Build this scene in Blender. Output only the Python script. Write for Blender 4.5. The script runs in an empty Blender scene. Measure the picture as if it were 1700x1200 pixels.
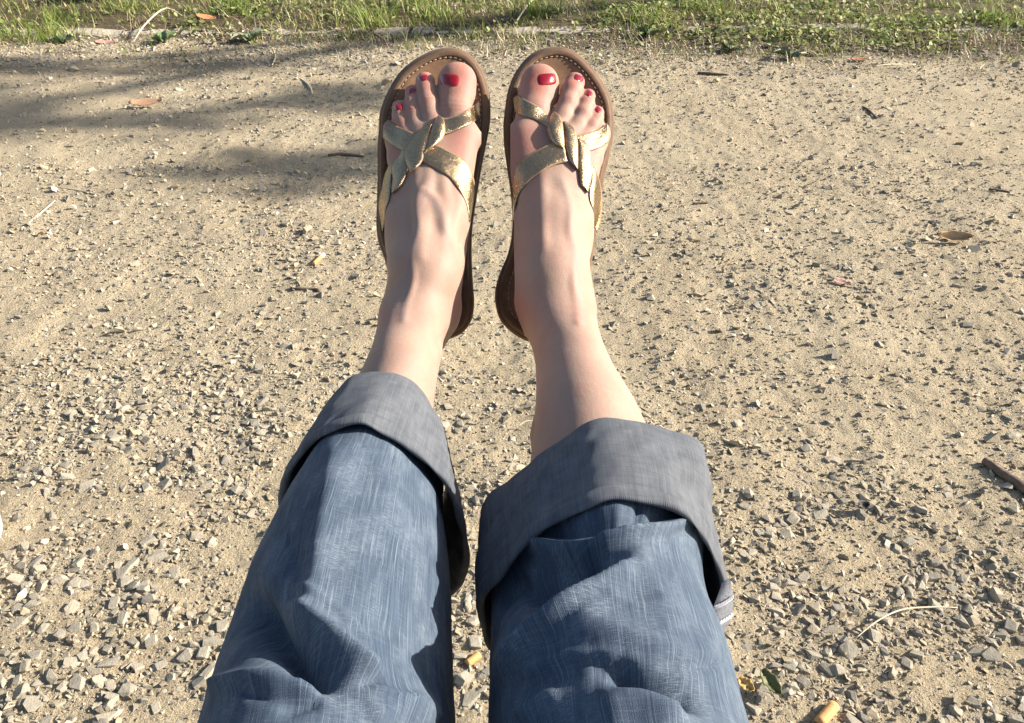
import bpy, bmesh, math, random
import numpy as np
from mathutils import Vector, Matrix
from mathutils.bvhtree import BVHTree
import openvdb

random.seed(7)
RNG = np.random.default_rng(11)
sc = bpy.context.scene
col = sc.collection

# ------------------------------------------------------------------ camera
H = 0.72                      # height of the phone above the path
PITCH = 33.0                  # degrees below the horizon
F = 1400.0                    # focal length in pixels of the 1700 px wide photograph
SN, CS = math.sin(math.radians(PITCH)), math.cos(math.radians(PITCH))
cam_data = bpy.data.cameras.new('camera')
cam_data.sensor_fit = 'HORIZONTAL'
cam_data.sensor_width = 36.0
cam_data.lens = 36.0 * F / 1700.0
cam_data.clip_start = 0.02
cam_data.clip_end = 400.0
cam = bpy.data.objects.new('camera', cam_data)
cam.location = (0, 0, H)
cam.rotation_euler = (math.radians(90 - PITCH), 0, 0)
col.objects.link(cam)
sc.camera = cam

# ------------------------------------------------------------------ light
SUN_EL, SUN_AZ = 27.5, 6.0   # azimuth measured from +X towards +Y
sd = Vector((math.cos(math.radians(SUN_EL)) * math.cos(math.radians(SUN_AZ)),
             math.cos(math.radians(SUN_EL)) * math.sin(math.radians(SUN_AZ)),
             math.sin(math.radians(SUN_EL))))
w = bpy.data.worlds.new('World')
sc.world = w
w.use_nodes = True
nt = w.node_tree
nt.nodes.clear()
wo = nt.nodes.new('ShaderNodeOutputWorld')
bg = nt.nodes.new('ShaderNodeBackground')
sky = nt.nodes.new('ShaderNodeTexSky')
sky.sky_type = 'NISHITA'
sky.sun_disc = False
sky.sun_elevation = math.radians(SUN_EL)
sky.sun_rotation = math.radians(90 - SUN_AZ)
sky.air_density = 1.0
sky.dust_density = 2.0
sky.ozone_density = 1.0
bg.inputs['Strength'].default_value = 0.075
nt.links.new(sky.outputs[0], bg.inputs[0])
nt.links.new(bg.outputs[0], wo.inputs[0])
sl = bpy.data.lights.new('sun', 'SUN')
sl.energy = 4.6
sl.angle = math.radians(0.53)
sl.color = (1.0, 0.935, 0.84)
so = bpy.data.objects.new('sun', sl)
so.rotation_euler = (-sd).to_track_quat('-Z', 'Y').to_euler()
so.location = sd * 30
col.objects.link(so)
sc.view_settings.view_transform = 'Standard'
sc.view_settings.look = 'None'
sc.view_settings.exposure = 1.36
sc.view_settings.gamma = 1.0
sc.view_settings.use_curve_mapping = False

# ------------------------------------------------------------------ helpers
def c2w(p):
    """points measured along the camera's axes (right, up, forward) to world."""
    p = np.asarray(p, dtype=np.float64)
    o = np.empty_like(p)
    o[..., 0] = p[..., 0]
    o[..., 1] = p[..., 1] * SN + p[..., 2] * CS
    o[..., 2] = H + p[..., 1] * CS - p[..., 2] * SN
    return o

def w2px(p):
    p = np.asarray(p, dtype=np.float64)
    D = p[..., 1] * CS - (p[..., 2] - H) * SN
    Yc = p[..., 1] * SN + (p[..., 2] - H) * CS
    D = np.where(np.abs(D) < 1e-6, 1e-6, D)
    return 850 + F * p[..., 0] / D, 600 - F * Yc / D, D

def C(px, py, d):
    return np.array([(px - 850) / F * d, (600 - py) / F * d, d])

def G(px, py, z=0.0):
    """ground point measured at a photograph pixel."""
    x, y = (px - 850) / F, (600 - py) / F
    Y, Z = y * SN + CS, y * CS - SN
    t = (z - H) / Z
    return Vector((x * t, Y * t, z))

def mesh_from(name, verts, faces, smooth=True):
    me = bpy.data.meshes.new(name)
    verts = np.asarray(verts, dtype=np.float32).reshape(-1, 3)
    if isinstance(faces, np.ndarray):
        k = faces.shape[1]
        me.vertices.add(len(verts))
        me.vertices.foreach_set('co', verts.ravel())
        me.loops.add(faces.size)
        me.loops.foreach_set('vertex_index', faces.astype(np.int32).ravel())
        me.polygons.add(len(faces))
        me.polygons.foreach_set('loop_start', np.arange(0, faces.size, k, dtype=np.int32))
        me.polygons.foreach_set('loop_total', np.full(len(faces), k, dtype=np.int32))
        me.update(calc_edges=True)
    else:
        me.from_pydata([tuple(map(float, v)) for v in verts], [], [tuple(int(i) for i in f) for f in faces])
        me.update()
    me.polygons.foreach_set('use_smooth', np.full(len(me.polygons), smooth, dtype=bool))
    me.validate()
    return me

def link(name, me, mat=None, parent=None, loc=None):
    o = bpy.data.objects.new(name, me)
    col.objects.link(o)
    if mat is not None and me is not None and len(me.materials) == 0:
        me.materials.append(mat)
    if parent is not None:
        o.parent = parent
    if loc is not None:
        o.location = loc
    return o

def recentre(o, c):
    """moves an object's origin to world point c without moving its shape."""
    c = Vector(c)
    o.data.transform(Matrix.Translation(-c))
    o.location = c

def tag(o, label=None, cat=None, group=None, kind=None):
    if label: o['label'] = label
    if cat: o['category'] = cat
    if group: o['group'] = group
    if kind: o['kind'] = kind
    return o

def set_col(me, name, rgb):
    a = me.color_attributes.new(name, 'FLOAT_COLOR', 'POINT')
    d = np.ones((len(me.vertices), 4), dtype=np.float32)
    d[:, :3] = rgb
    a.data.foreach_set('color', d.ravel())

def catmull(pts, n, closed=False):
    """n samples, even in arc length, of a Catmull-Rom curve through pts."""
    P = np.asarray(pts, dtype=np.float64)
    if closed:
        Q = np.vstack([P[-1:], P, P[:2]])
        segs = len(P)
    else:
        Q = np.vstack([2 * P[0] - P[1], P, 2 * P[-1] - P[-2]])
        segs = len(P) - 1
    out = []
    ts = np.linspace(0, 1, 24, endpoint=False)[:, None]
    for i in range(segs):
        a, b, c, d = Q[i], Q[i + 1], Q[i + 2], Q[i + 3]
        out.append(0.5 * (2 * b + (c - a) * ts + (2 * a - 5 * b + 4 * c - d) * ts ** 2 + (3 * b - a - 3 * c + d) * ts ** 3))
    out = np.vstack(out + [(P[:1] if closed else P[-1:])])
    s = np.concatenate([[0], np.cumsum(np.linalg.norm(np.diff(out, axis=0), axis=1))])
    u = np.linspace(0, s[-1], n, endpoint=not closed)
    return np.stack([np.interp(u, s, out[:, k]) for k in range(out.shape[1])], axis=1)

def hash2(ix, iy, seed):
    n = (ix.astype(np.int64) * 374761393 + iy.astype(np.int64) * 668265263 + seed * 982451653) & 0x7fffffff
    n = (n ^ (n >> 13)) * 1274126177 & 0x7fffffff
    return ((n ^ (n >> 16)) & 0xffff) / 65535.0

def vnoise(x, y, seed=0):
    ix, iy = np.floor(x), np.floor(y)
    fx, fy = x - ix, y - iy
    fx, fy = fx * fx * (3 - 2 * fx), fy * fy * (3 - 2 * fy)
    a, b = hash2(ix, iy, seed), hash2(ix + 1, iy, seed)
    c, d = hash2(ix, iy + 1, seed), hash2(ix + 1, iy + 1, seed)
    return (a * (1 - fx) + b * fx) * (1 - fy) + (c * (1 - fx) + d * fx) * fy

def fbm(x, y, oct=4, seed=0):
    s, a, t = 0, 1.0, 0
    for i in range(oct):
        s = s + a * vnoise(x * 2 ** i + 17.3 * i, y * 2 ** i - 9.1 * i, seed + i)
        t += a
        a *= 0.5
    return s / t

# ------------------------------------------------------------------ materials
class NT:
    def __init__(self, name):
        self.m = bpy.data.materials.new(name)
        self.m.use_nodes = True
        self.t = self.m.node_tree
        self.t.nodes.clear()
        self.out = self.t.nodes.new('ShaderNodeOutputMaterial')
        self.b = self.t.nodes.new('ShaderNodeBsdfPrincipled')
        self.t.links.new(self.b.outputs[0], self.out.inputs[0])
    def n(self, typ, **kw):
        o = self.t.nodes.new(typ)
        for k, v in kw.items():
            setattr(o, k, v)
        return o
    def l(self, a, b):
        self.t.links.new(a, b)
    def set(self, **kw):
        for k, v in kw.items():
            self.b.inputs[k.replace('_', ' ')].default_value = v
        return self
    def coord(self, kind='Object', scale=(1, 1, 1), attr=None):
        if attr:
            tc = self.n('ShaderNodeUVMap'); tc.uv_map = attr
            src = tc.outputs[0]
        else:
            tc = self.n('ShaderNodeTexCoord'); src = tc.outputs[kind]
        mp = self.n('ShaderNodeMapping')
        mp.inputs['Scale'].default_value = scale
        self.l(src, mp.inputs[0])
        return mp.outputs[0]
    def noise(self, vec, scale, detail=4, rough=0.55):
        o = self.n('ShaderNodeTexNoise')
        o.inputs['Scale'].default_value = scale
        o.inputs['Detail'].default_value = detail
        o.inputs['Roughness'].default_value = rough
        self.l(vec, o.inputs['Vector'])
        return o.outputs['Fac']
    def ramp(self, fac, stops):
        o = self.n('ShaderNodeValToRGB')
        e = o.color_ramp.elements
        while len(e) < len(stops):
            e.new(0.5)
        for k, (p, c) in enumerate(stops):
            e[k].position = p
            e[k].color = (*c, 1) if len(c) == 3 else c
        self.l(fac, o.inputs[0])
        return o.outputs[0]
    def grey(self, fac, p0, p1, a=0.0, b=1.0):
        return self.ramp(fac, [(p0, (a, a, a)), (p1, (b, b, b))])
    def mix(self, fac, a, b, mode='MIX'):
        o = self.n('ShaderNodeMix', data_type='RGBA', blend_type=mode)
        for i, v in ((0, fac), (6, a), (7, b)):
            if hasattr(v, 'is_output'):
                self.l(v, o.inputs[i])
            elif i == 0:
                o.inputs[0].default_value = v
            else:
                o.inputs[i].default_value = (*v, 1)
        return o.outputs[2]
    def math(self, op, a, b=0.0):
        o = self.n('ShaderNodeMath', operation=op)
        for i, v in ((0, a), (1, b)):
            if hasattr(v, 'is_output'):
                self.l(v, o.inputs[i])
            else:
                o.inputs[i].default_value = v
        return o.outputs[0]
    def bump(self, h, strength, dist, prev=None):
        o = self.n('ShaderNodeBump')
        o.inputs['Strength'].default_value = strength
        o.inputs['Distance'].default_value = dist
        self.l(h, o.inputs['Height'])
        if prev is not None:
            self.l(prev, o.inputs['Normal'])
        return o.outputs[0]
    def attr(self, name):
        o = self.n('ShaderNodeAttribute'); o.attribute_name = name
        return o.outputs['Color']
    def base(self, c): 
        self.l(c, self.b.inputs['Base Color'])
    def normal(self, c):
        self.l(c, self.b.inputs['Normal'])

def mat_ground():
    m = NT('compacted_dirt')
    P = m.coord('Object')
    big = m.noise(P, 2.6, 6, 0.65)
    mid = m.noise(P, 22, 5, 0.6)
    fine = m.noise(P, 260, 4, 0.65)
    grain = m.noise(P, 900, 2, 0.6)
    c = m.ramp(big, [(0.3, (0.375, 0.298, 0.182)), (0.55, (0.44, 0.360, 0.230)), (0.75, (0.50, 0.422, 0.284))])
    c = m.mix(m.grey(mid, 0.3, 0.75, 0.0, 0.5), c, (0.37, 0.295, 0.20))
    c = m.mix(m.grey(fine, 0.35, 0.75, 0.0, 0.6), c, (0.58, 0.49, 0.355))
    c = m.mix(m.grey(grain, 0.55, 0.72, 0.0, 0.6), c, (0.25, 0.20, 0.135))
    # dark humus under the verge
    soil = m.attr('soil')
    c = m.mix(soil, c, m.mix(m.grey(fine, 0.3, 0.7), (0.065, 0.05, 0.03), (0.18, 0.135, 0.085)))
    m.base(c)
    crumb = m.noise(P, 95, 4, 0.7)
    n1 = m.bump(fine, 1.0, 0.006, m.bump(crumb, 0.55, 0.012))
    n2 = m.bump(grain, 0.7, 0.0016, n1)
    m.normal(n2)
    m.set(Roughness=0.95)
    m.b.inputs['Specular IOR Level'].default_value = 0.15
    return m.m

def mat_stone(per_object):
    m = NT('grey_gravel_stone' if per_object else 'mixed_gravel')
    P = m.coord('Object')
    if per_object:
        oi = m.n('ShaderNodeObjectInfo')
        c = m.ramp(oi.outputs['Random'], [(0.0, (0.25, 0.228, 0.18)), (0.25, (0.335, 0.295, 0.225)), (0.5, (0.28, 0.255, 0.205)),
                                          (0.75, (0.38, 0.333, 0.25)), (0.90, (0.19, 0.175, 0.148)), (1.0, (0.32, 0.26, 0.178))])
        s = 1.6
    else:
        c = m.attr('tint')
        s = 90.0
    n = m.noise(P, s * 1.3, 5, 0.65)
    n2 = m.noise(P, s * 6, 3, 0.6)
    c = m.mix(m.grey(n, 0.35, 0.7, 0.0, 0.55), c, (0.36, 0.31, 0.225))
    c = m.mix(m.grey(n2, 0.55, 0.75, 0.0, 0.5), c, (0.18, 0.16, 0.135))
    m.base(c)
    m.normal(m.bump(n2, 0.5, 0.0008, m.bump(n, 0.6, 0.002)))
    m.set(Roughness=0.88)
    m.b.inputs['Specular IOR Level'].default_value = 0.2
    return m.m

def mat_tint(name, rough=0.7, trans=0.0, attr='tint', spec=0.3):
    m = NT(name)
    c = m.attr(attr)
    m.base(c)
    m.set(Roughness=rough)
    m.b.inputs['Specular IOR Level'].default_value = spec
    if trans > 0:
        tr = m.n('ShaderNodeBsdfTranslucent')
        m.l(c, tr.inputs[0])
        mx = m.n('ShaderNodeMixShader')
        mx.inputs[0].default_value = trans
        m.l(m.b.outputs[0], mx.inputs[1]); m.l(tr.outputs[0], mx.inputs[2])
        m.l(mx.outputs[0], m.out.inputs[0])
    return m.m

def mat_plain(name, rgb, rgb2=None, scale=200, rough=0.7, bump=0.0, metal=0.0, spec=0.4):
    m = NT(name)
    P = m.coord('Object')
    n = m.noise(P, scale, 4, 0.6)
    m.base(m.mix(m.grey(n, 0.3, 0.7), rgb, rgb2 or tuple(v * 0.75 for v in rgb)))
    if bump:
        m.normal(m.bump(n, 0.6, bump))
    m.set(Roughness=rough, Metallic=metal)
    m.b.inputs['Specular IOR Level'].default_value = spec
    return m.m

def mat_skin():
    m = NT('fair_skin')
    P = m.coord('Object')
    blush_and_shade = m.attr('blush_and_shade')
    n = m.noise(P, 38, 3, 0.5)
    n2 = m.noise(P, 900, 3, 0.6)
    n3 = m.noise(P, 14, 2, 0.5)
    c = m.mix(m.grey(n, 0.35, 0.7, 0.0, 0.5), (0.335, 0.228, 0.172), (0.310, 0.188, 0.146))
    c = m.mix(m.grey(n3, 0.5, 0.75, 0.0, 0.3), c, (0.34, 0.24, 0.175))
    sep = m.n('ShaderNodeSeparateColor'); m.l(blush_and_shade, sep.inputs[0])
    mott = m.noise(P, 75, 5, 0.7)
    c = m.mix(m.grey(mott, 0.44, 0.72, 0.0, 0.42), c, (0.345, 0.175, 0.135))
    c = m.mix(m.grey(m.noise(P, 160, 3, 0.6), 0.55, 0.75, 0.0, 0.35), c, (0.36, 0.275, 0.20))
    c = m.mix(sep.outputs[0], c, (0.40, 0.115, 0.085))
    c = m.mix(sep.outputs[1], c, (0.20, 0.165, 0.17))
    c = m.mix(sep.outputs[2], c, (0.25, 0.11, 0.085))  # third channel paints shade into the toe knuckle creases
    m.base(c)
    vor = m.n('ShaderNodeTexVoronoi'); vor.inputs['Scale'].default_value = 1100; m.l(P, vor.inputs['Vector'])
    n4 = m.noise(P, 120, 4, 0.6)
    m.normal(m.bump(vor.outputs['Distance'], 0.16, 0.0005, m.bump(n2, 0.2, 0.0006, m.bump(n4, 0.22, 0.0018))))
    spots = m.noise(P, 260, 3, 0.6)
    m.set(Roughness=0.60)
    m.b.inputs['Subsurface Weight'].default_value = 0.5
    m.b.inputs['Subsurface Radius'].default_value = (1.0, 0.35, 0.18)
    m.b.inputs['Subsurface Scale'].default_value = 0.009
    m.b.inputs['Specular IOR Level'].default_value = 0.26
    return m.m

def mat_denim():
    m = NT('blue_denim')
    uv = m.coord(attr='cloth')
    def st(sx, sy, sc, det=2):
        mp = m.n('ShaderNodeMapping'); mp.inputs['Scale'].default_value = (sx, sy, 1)
        m.l(uv, mp.inputs[0])
        return m.noise(mp.outputs[0], sc, det, 0.6)
    slub = st(2000, 24, 1.0, 2)        # pale threads down the leg
    slub2 = st(800, 30, 1.0, 3)
    weft = st(80, 1500, 1.0, 2)         # short cross threads
    weft2 = st(240, 2600, 1.0, 2)
    fine = st(2600, 2600, 1.0, 2)
    wash = st(40, 26, 1.0, 4)
    c = m.mix(m.grey(slub2, 0.32, 0.68), (0.027, 0.043, 0.072), (0.072, 0.100, 0.138))
    c = m.mix(m.grey(wash, 0.35, 0.70, 0.0, 0.6), c, (0.100, 0.130, 0.164))
    c = m.mix(m.grey(weft, 0.50, 0.72, 0.0, 0.28), c, (0.165, 0.205, 0.25))
    c = m.mix(m.math('MULTIPLY', m.grey(weft2, 0.48, 0.66), m.grey(wash, 0.45, 0.65, 0.0, 0.55)), c, (0.30, 0.345, 0.385))
    c = m.mix(m.grey(slub, 0.56, 0.72, 0.0, 0.5), c, (0.30, 0.345, 0.385))
    c = m.mix(m.grey(fine, 0.40, 0.7, 0.0, 0.4), c, (0.016, 0.027, 0.052))
    m.base(c)
    m.normal(m.bump(slub, 0.35, 0.0006, m.bump(fine, 0.5, 0.0006)))
    m.set(Roughness=0.85)
    m.b.inputs['Specular IOR Level'].default_value = 0.2
    return m.m

def mat_cuff():
    m = NT('grey_denim_reverse')
    uv = m.coord(attr='cloth')
    def st(sx, sy, sc, det=2, rot=0):
        mp = m.n('ShaderNodeMapping'); mp.inputs['Scale'].default_value = (sx, sy, 1)
        mp.inputs['Rotation'].default_value = (0, 0, rot)
        m.l(uv, mp.inputs[0])
        return m.noise(mp.outputs[0], sc, det, 0.6)
    warp = st(900, 24, 1.0, 3)
    weft = st(40, 900, 1.0, 2)
    blot = st(90, 60, 1.0, 3)
    wv = m.n('ShaderNodeTexWave'); wv.bands_direction = 'X'
    mp = m.n('ShaderNodeMapping'); mp.inputs['Rotation'].default_value = (0, 0, 0.6); mp.inputs['Scale'].default_value = (360, 360, 1)
    m.l(uv, mp.inputs[0]); m.l(mp.outputs[0], wv.inputs['Vector'])
    wv.inputs['Scale'].default_value = 1.0; wv.inputs['Distortion'].default_value = 1.5; wv.inputs['Detail'].default_value = 2
    c = m.mix(m.grey(blot, 0.3, 0.7), (0.084, 0.090, 0.101), (0.152, 0.160, 0.174))
    c = m.mix(m.grey(warp, 0.45, 0.72, 0.0, 0.5), c, (0.225, 0.23, 0.24))
    c = m.mix(m.grey(weft, 0.48, 0.70, 0.0, 0.55), c, (0.07, 0.075, 0.088))
    c = m.mix(m.math('MULTIPLY', wv.outputs['Fac'], 0.42), c, (0.065, 0.072, 0.084))
    m.base(c)
    m.normal(m.bump(wv.outputs['Fac'], 0.4, 0.0008))
    m.set(Roughness=0.9)
    m.b.inputs['Specular IOR Level'].default_value = 0.15
    return m.m

def mat_gold():
    m = NT('gold_leather')
    P = m.coord('Object')
    n = m.noise(P, 800, 4, 0.7)
    n2 = m.noise(P, 150, 3, 0.6)
    n3 = m.noise(P, 1500, 2, 0.6)
    c = m.mix(m.grey(n, 0.35, 0.7), (0.33, 0.228, 0.125), (0.54, 0.40, 0.24))
    c = m.mix(m.grey(n3, 0.6, 0.75, 0.0, 0.3), c, (0.27, 0.185, 0.11))
    m.base(c)
    r = m.grey(n2, 0.3, 0.7, 0.20, 0.34)
    m.l(r, m.b.inputs['Roughness'])
    m.set(Metallic=0.95)
    m.normal(m.bump(n3, 0.35, 0.0006, m.bump(n, 0.6, 0.0007, m.bump(n2, 0.25, 0.0012))))
    return m.m
# ================================================================== the ground
M_ground, M_stone, M_gravel = mat_ground(), mat_stone(True), mat_stone(False)

def verge_edge(x):
    """distance along Y where the grass begins, wandering with x."""
    return 3.26 - 0.05 * x + 0.16 * (fbm(np.asarray(x) * 2.1 + 40, np.zeros_like(np.asarray(x, dtype=float)) + 3.3, 3, 5) - 0.5) \
        - 0.10 * np.exp(-((np.asarray(x) - 1.3) / 0.7) ** 2)

def ground_h(x, y):
    h = 0.016 * (fbm(x * 2.6, y * 2.6, 3, 21) - 0.5) + 0.012 * (fbm(x * 7, y * 7, 2, 24) - 0.5) + 0.010 * (fbm(x * 16, y * 16, 4, 22) - 0.5) + 0.0060 * (fbm(x * 85, y * 85, 3, 23) - 0.5)
    v = np.clip((y - verge_edge(x)) / 0.5, 0, 1)
    near = np.exp(-np.maximum(0, np.hypot(x, y - 2) - 6) / 4)
    return h * near + v * v * (3 - 2 * v) * 0.035 + np.clip((y - 4.2) / 3, 0, 1) * 0.12

def axis(dense_lo, dense_hi, step, far_lo, far_hi, grow=1.35):
    a = list(np.arange(dense_lo, dense_hi, step))
    s = step
    v = a[-1]
    while v < far_hi:
        s *= grow; v += s; a.append(v)
    s = step; v = a[0]; pre = []
    while v > far_lo:
        s *= grow; v -= s; pre.append(v)
    return np.array(pre[::-1] + a)

ys = [0.36]
while ys[-1] < 4.3:
    ys.append(ys[-1] + 0.0048 * (0.839 * ys[-1] + 0.39))
s = 0.03
while ys[-1] < 150:
    s *= 1.3; ys.append(ys[-1] + s)
s = 0.005
while ys[0] > -60:
    s *= 1.35; ys.insert(0, ys[0] - s)
ys = np.array(ys)
xa = axis(-0.9, 0.9, 0.0062, -0.95, 0.95, 1.0001)
x1 = [xa[-1]]
s = 0.0065
while x1[-1] < 3.2:
    s = min(s * 1.02, 0.02); x1.append(x1[-1] + s)
while x1[-1] < 120:
    s *= 1.35; x1.append(x1[-1] + s)
x1 = np.array(x1[1:])
xs = np.concatenate([-x1[::-1] + (xa[0] + xa[-1]), xa, x1])
XX, YY = np.meshgrid(xs, ys)
ZZ = ground_h(XX, YY)
nx, ny = len(xs), len(ys)
idx = np.arange(nx * ny).reshape(ny, nx)
gf = np.stack([idx[:-1, :-1], idx[:-1, 1:], idx[1:, 1:], idx[1:, :-1]], -1).reshape(-1, 4)
gm = mesh_from('ground', np.stack([XX, YY, ZZ], -1).reshape(-1, 3), gf)
soil = np.clip((YY - verge_edge(XX) + 0.05 + 0.25 * (fbm(XX * 9, YY * 9, 3, 31) - 0.5)) / 0.12, 0, 1)
soil = np.maximum(soil, np.clip((fbm(XX * 5, YY * 7, 4, 33) - 0.5) * 4, 0, 0.6) * np.clip((YY - 2.75) / 0.35, 0, 1))
set_col(gm, 'soil', np.repeat(soil.reshape(-1, 1), 3, 1))
ground = tag(link('ground', gm, M_ground), kind='structure')

# ------------------------------------------------------------------ stones
def hull_mesh(rng, n, dims, sharp=0.5):
    bm = bmesh.new()
    for _ in range(n):
        v = rng.normal(size=3)
        v /= np.linalg.norm(v)
        v = np.sign(v) * np.abs(v) ** sharp
        v = v / max(np.abs(v)) * (0.72 + 0.28 * rng.random())
        bm.verts.new(v * np.array(dims))
    r = bmesh.ops.convex_hull(bm, input=bm.verts)
    junk = [g for g in set(r['geom_interior'] + r['geom_unused']) if isinstance(g, bmesh.types.BMVert)]
    bmesh.ops.delete(bm, geom=junk, context='VERTS')
    bmesh.ops.triangulate(bm, faces=bm.faces)
    bm.normal_update()
    V = np.array([v.co[:] for v in bm.verts])
    bm.verts.index_update()
    Fc = np.array([[v.index for v in f.verts] for f in bm.faces])
    bm.free()
    return V, Fc

BIG = [hull_mesh(RNG, 21 + int(RNG.integers(0, 6)), (1.0, 0.42 + 0.52 * RNG.random(), 0.28 + 0.36 * RNG.random()), 0.55 + 0.5 * RNG.random()) for _ in range(28)]
MIDS = [hull_mesh(RNG, 11 + int(RNG.integers(0, 4)), (1.0, 0.40 + 0.55 * RNG.random(), 0.28 + 0.38 * RNG.random()), 0.6 + 0.5 * RNG.random()) for _ in range(20)]
GRIT = [hull_mesh(RNG, 7, (1.0, 0.6 + 0.35 * RNG.random(), 0.4 + 0.3 * RNG.random()), 0.8) for _ in range(10)]

def patch_density(px, py):
    """0..1, where the coarse gravel lies: heaps near the feet of the seat, drifts further off, swept bare between."""
    n = fbm(px / 95.0, py / 60.0, 4, 51)
    near = np.clip((py - 620) / 480, 0, 1)
    d = near * 0.62 * np.clip((n - 0.50 + 0.22 * near) * 5.0, 0.05, 1)
    def blob(cx, cy, rx, ry, a):
        return a * np.exp(-((px - cx) / rx) ** 2 - ((py - cy) / ry) ** 2)
    d = d + blob(300, 660, 230, 110, .40) + blob(430, 430, 170, 45, .16) + blob(130, 430, 140, 50, .14) + blob(1310, 860, 90, 110, .40) \
        + blob(1250, 470, 170, 60, .10) + blob(1450, 1090, 260, 100, .40) + blob(130, 1080, 260, 140, .45) + blob(700, 680, 110, 70, .22) \
        + blob(560, 92, 170, 14, .30) + blob(1080, 98, 130, 13, .28) + blob(1500, 480, 150, 60, .05) + blob(1640, 330, 120, 60, .06) + blob(120, 270, 120, 30, .06) + blob(800, 1100, 60, 160, .40)
    d = d - blob(1610, 1120, 130, 40, .9) - blob(1420, 950, 110, 45, .6) - blob(1560, 760, 170, 80, .25) - blob(300, 1000, 60, 40, .6) - blob(40, 870, 70, 40, .6) - blob(210, 890, 60, 40, .4) - blob(330, 1180, 60, 30, .4)
    return np.clip(d * (0.25 + 1.45 * np.clip((n - 0.34) * 3.2, 0, 1)) + 0.075 * np.clip((fbm(px / 38.0, py / 22.0, 3, 52) - .42) * 6, 0.05, 1), 0.004, 1)

def scatter(n, ymin, ymax):
    """random ground points, evenly spread over the path in view plus a margin at each side."""
    y = ymin + (ymax - ymin) * RNG.random(n * 2) ** 0.9
    half = 0.72 * (0.839 * y + 0.39) + 0.45
    keep = RNG.random(n * 2) < half / half.max()
    y, half = y[keep][:n], half[keep][:n]
    return (RNG.random(len(y)) * 2 - 1) * half, y

parts_ = [scatter(n_, a_, b_) for n_, a_, b_ in ((80000, .34, 1.0), (70000, .95, 1.7), (70000, 1.65, 3.5))]
sx, sy = np.concatenate([q[0] for q in parts_]), np.concatenate([q[1] for q in parts_])
spx, spy, sD = w2px(np.stack([sx, sy, np.zeros_like(sx)], -1))
dens = patch_density(spx, spy)
keep = RNG.random(len(sx)) < dens * 1.75
sx, sy, sD, spx, spy = sx[keep], sy[keep], sD[keep], spx[keep], spy[keep]
size = 0.0025 * np.exp(RNG.normal(0.0, 0.45, len(sx)))
big = RNG.random(len(sx)) < 0.17
size[big] = 0.0046 + 0.0058 * RNG.random(big.sum()) ** 2.4
size *= 0.92 + 0.10 * np.clip(sy - .8, 0, 2)
order = np.argsort(-size)
cell, taken, ok = 0.009, {}, np.zeros(len(sx), bool)
for i in order:
    cx, cy = int(sx[i] // cell), int(sy[i] // cell)
    good = True
    for a in (-2, -1, 0, 1, 2):
        for b in (-2, -1, 0, 1, 2):
            for (x, y, r) in taken.get((cx + a, cy + b), ()):
                if (x - sx[i]) ** 2 + (y - sy[i]) ** 2 < (0.58 * (r + size[i])) ** 2:
                    good = False; break
            if not good: break
        if not good: break
    if good:
        ok[i] = True
        taken.setdefault((cx, cy), []).append((sx[i], sy[i], size[i]))
sx, sy, sD, spx, spy, size = sx[ok], sy[ok], sD[ok], spx[ok], spy[ok], size[ok]

def rot_mats(n, tilt):
    a, b, c = RNG.random(n) * 2 * np.pi, RNG.normal(0, tilt, n), RNG.normal(0, tilt, n)
    ca, sa, cb, sb, cc, s_c = np.cos(a), np.sin(a), np.cos(b), np.sin(b), np.cos(c), np.sin(c)
    R = np.zeros((n, 3, 3))
    R[:, 0, 0] = ca * cb; R[:, 0, 1] = ca * sb * s_c - sa * cc; R[:, 0, 2] = ca * sb * cc + sa * s_c
    R[:, 1, 0] = sa * cb; R[:, 1, 1] = sa * sb * s_c + ca * cc; R[:, 1, 2] = sa * sb * cc - ca * s_c
    R[:, 2, 0] = -sb; R[:, 2, 1] = cb * s_c; R[:, 2, 2] = cb * cc
    return R

TINTS = np.array([(0.36, 0.32, 0.26), (0.43, 0.375, 0.29), (0.33, 0.30, 0.255), (0.46, 0.40, 0.31), (0.25, 0.23, 0.20), (0.41, 0.335, 0.235), (0.48, 0.43, 0.345), (0.35, 0.295, 0.215), (0.30, 0.275, 0.24)])
def join_stones(name, shapes, x, y, r, sink, tilt, pick_tint=None):
    n = len(x)
    tl_ = TINTS * np.array([.80, .785, .73]) if pick_tint is None else np.array(pick_tint)
    z = ground_h(x, y)
    R = rot_mats(n, tilt)
    which = RNG.integers(0, len(shapes), n)
    Vs, Fs, Ts, off = [], [], [], 0
    for k, (V, Fc) in enumerate(shapes):
        ii = np.nonzero(which == k)[0]
        if not len(ii):
            continue
        sc3 = r[ii, None] * (0.8 + 0.4 * RNG.random((len(ii), 3)))
        P = np.einsum('nij,nvj->nvi', R[ii], V[None] * sc3[:, None, :])
        P += np.stack([x[ii], y[ii], z[ii] + r[ii] * sink], -1)[:, None, :]
        m = len(V)
        Vs.append(P.reshape(-1, 3))
        Fs.append((Fc[None] + (np.arange(len(ii)) * m)[:, None, None] + off).reshape(-1, 3))
        t = tl_[RNG.integers(0, len(tl_), len(ii))] * (0.75 + 0.35 * RNG.random((len(ii), 1)))
        Ts.append(np.repeat(t, m, 0))
        off += m * len(ii)
    me = mesh_from(name, np.vstack(Vs), np.vstack(Fs), smooth=False)
    set_col(me, 'tint', np.vstack(Ts))
    return me

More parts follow.
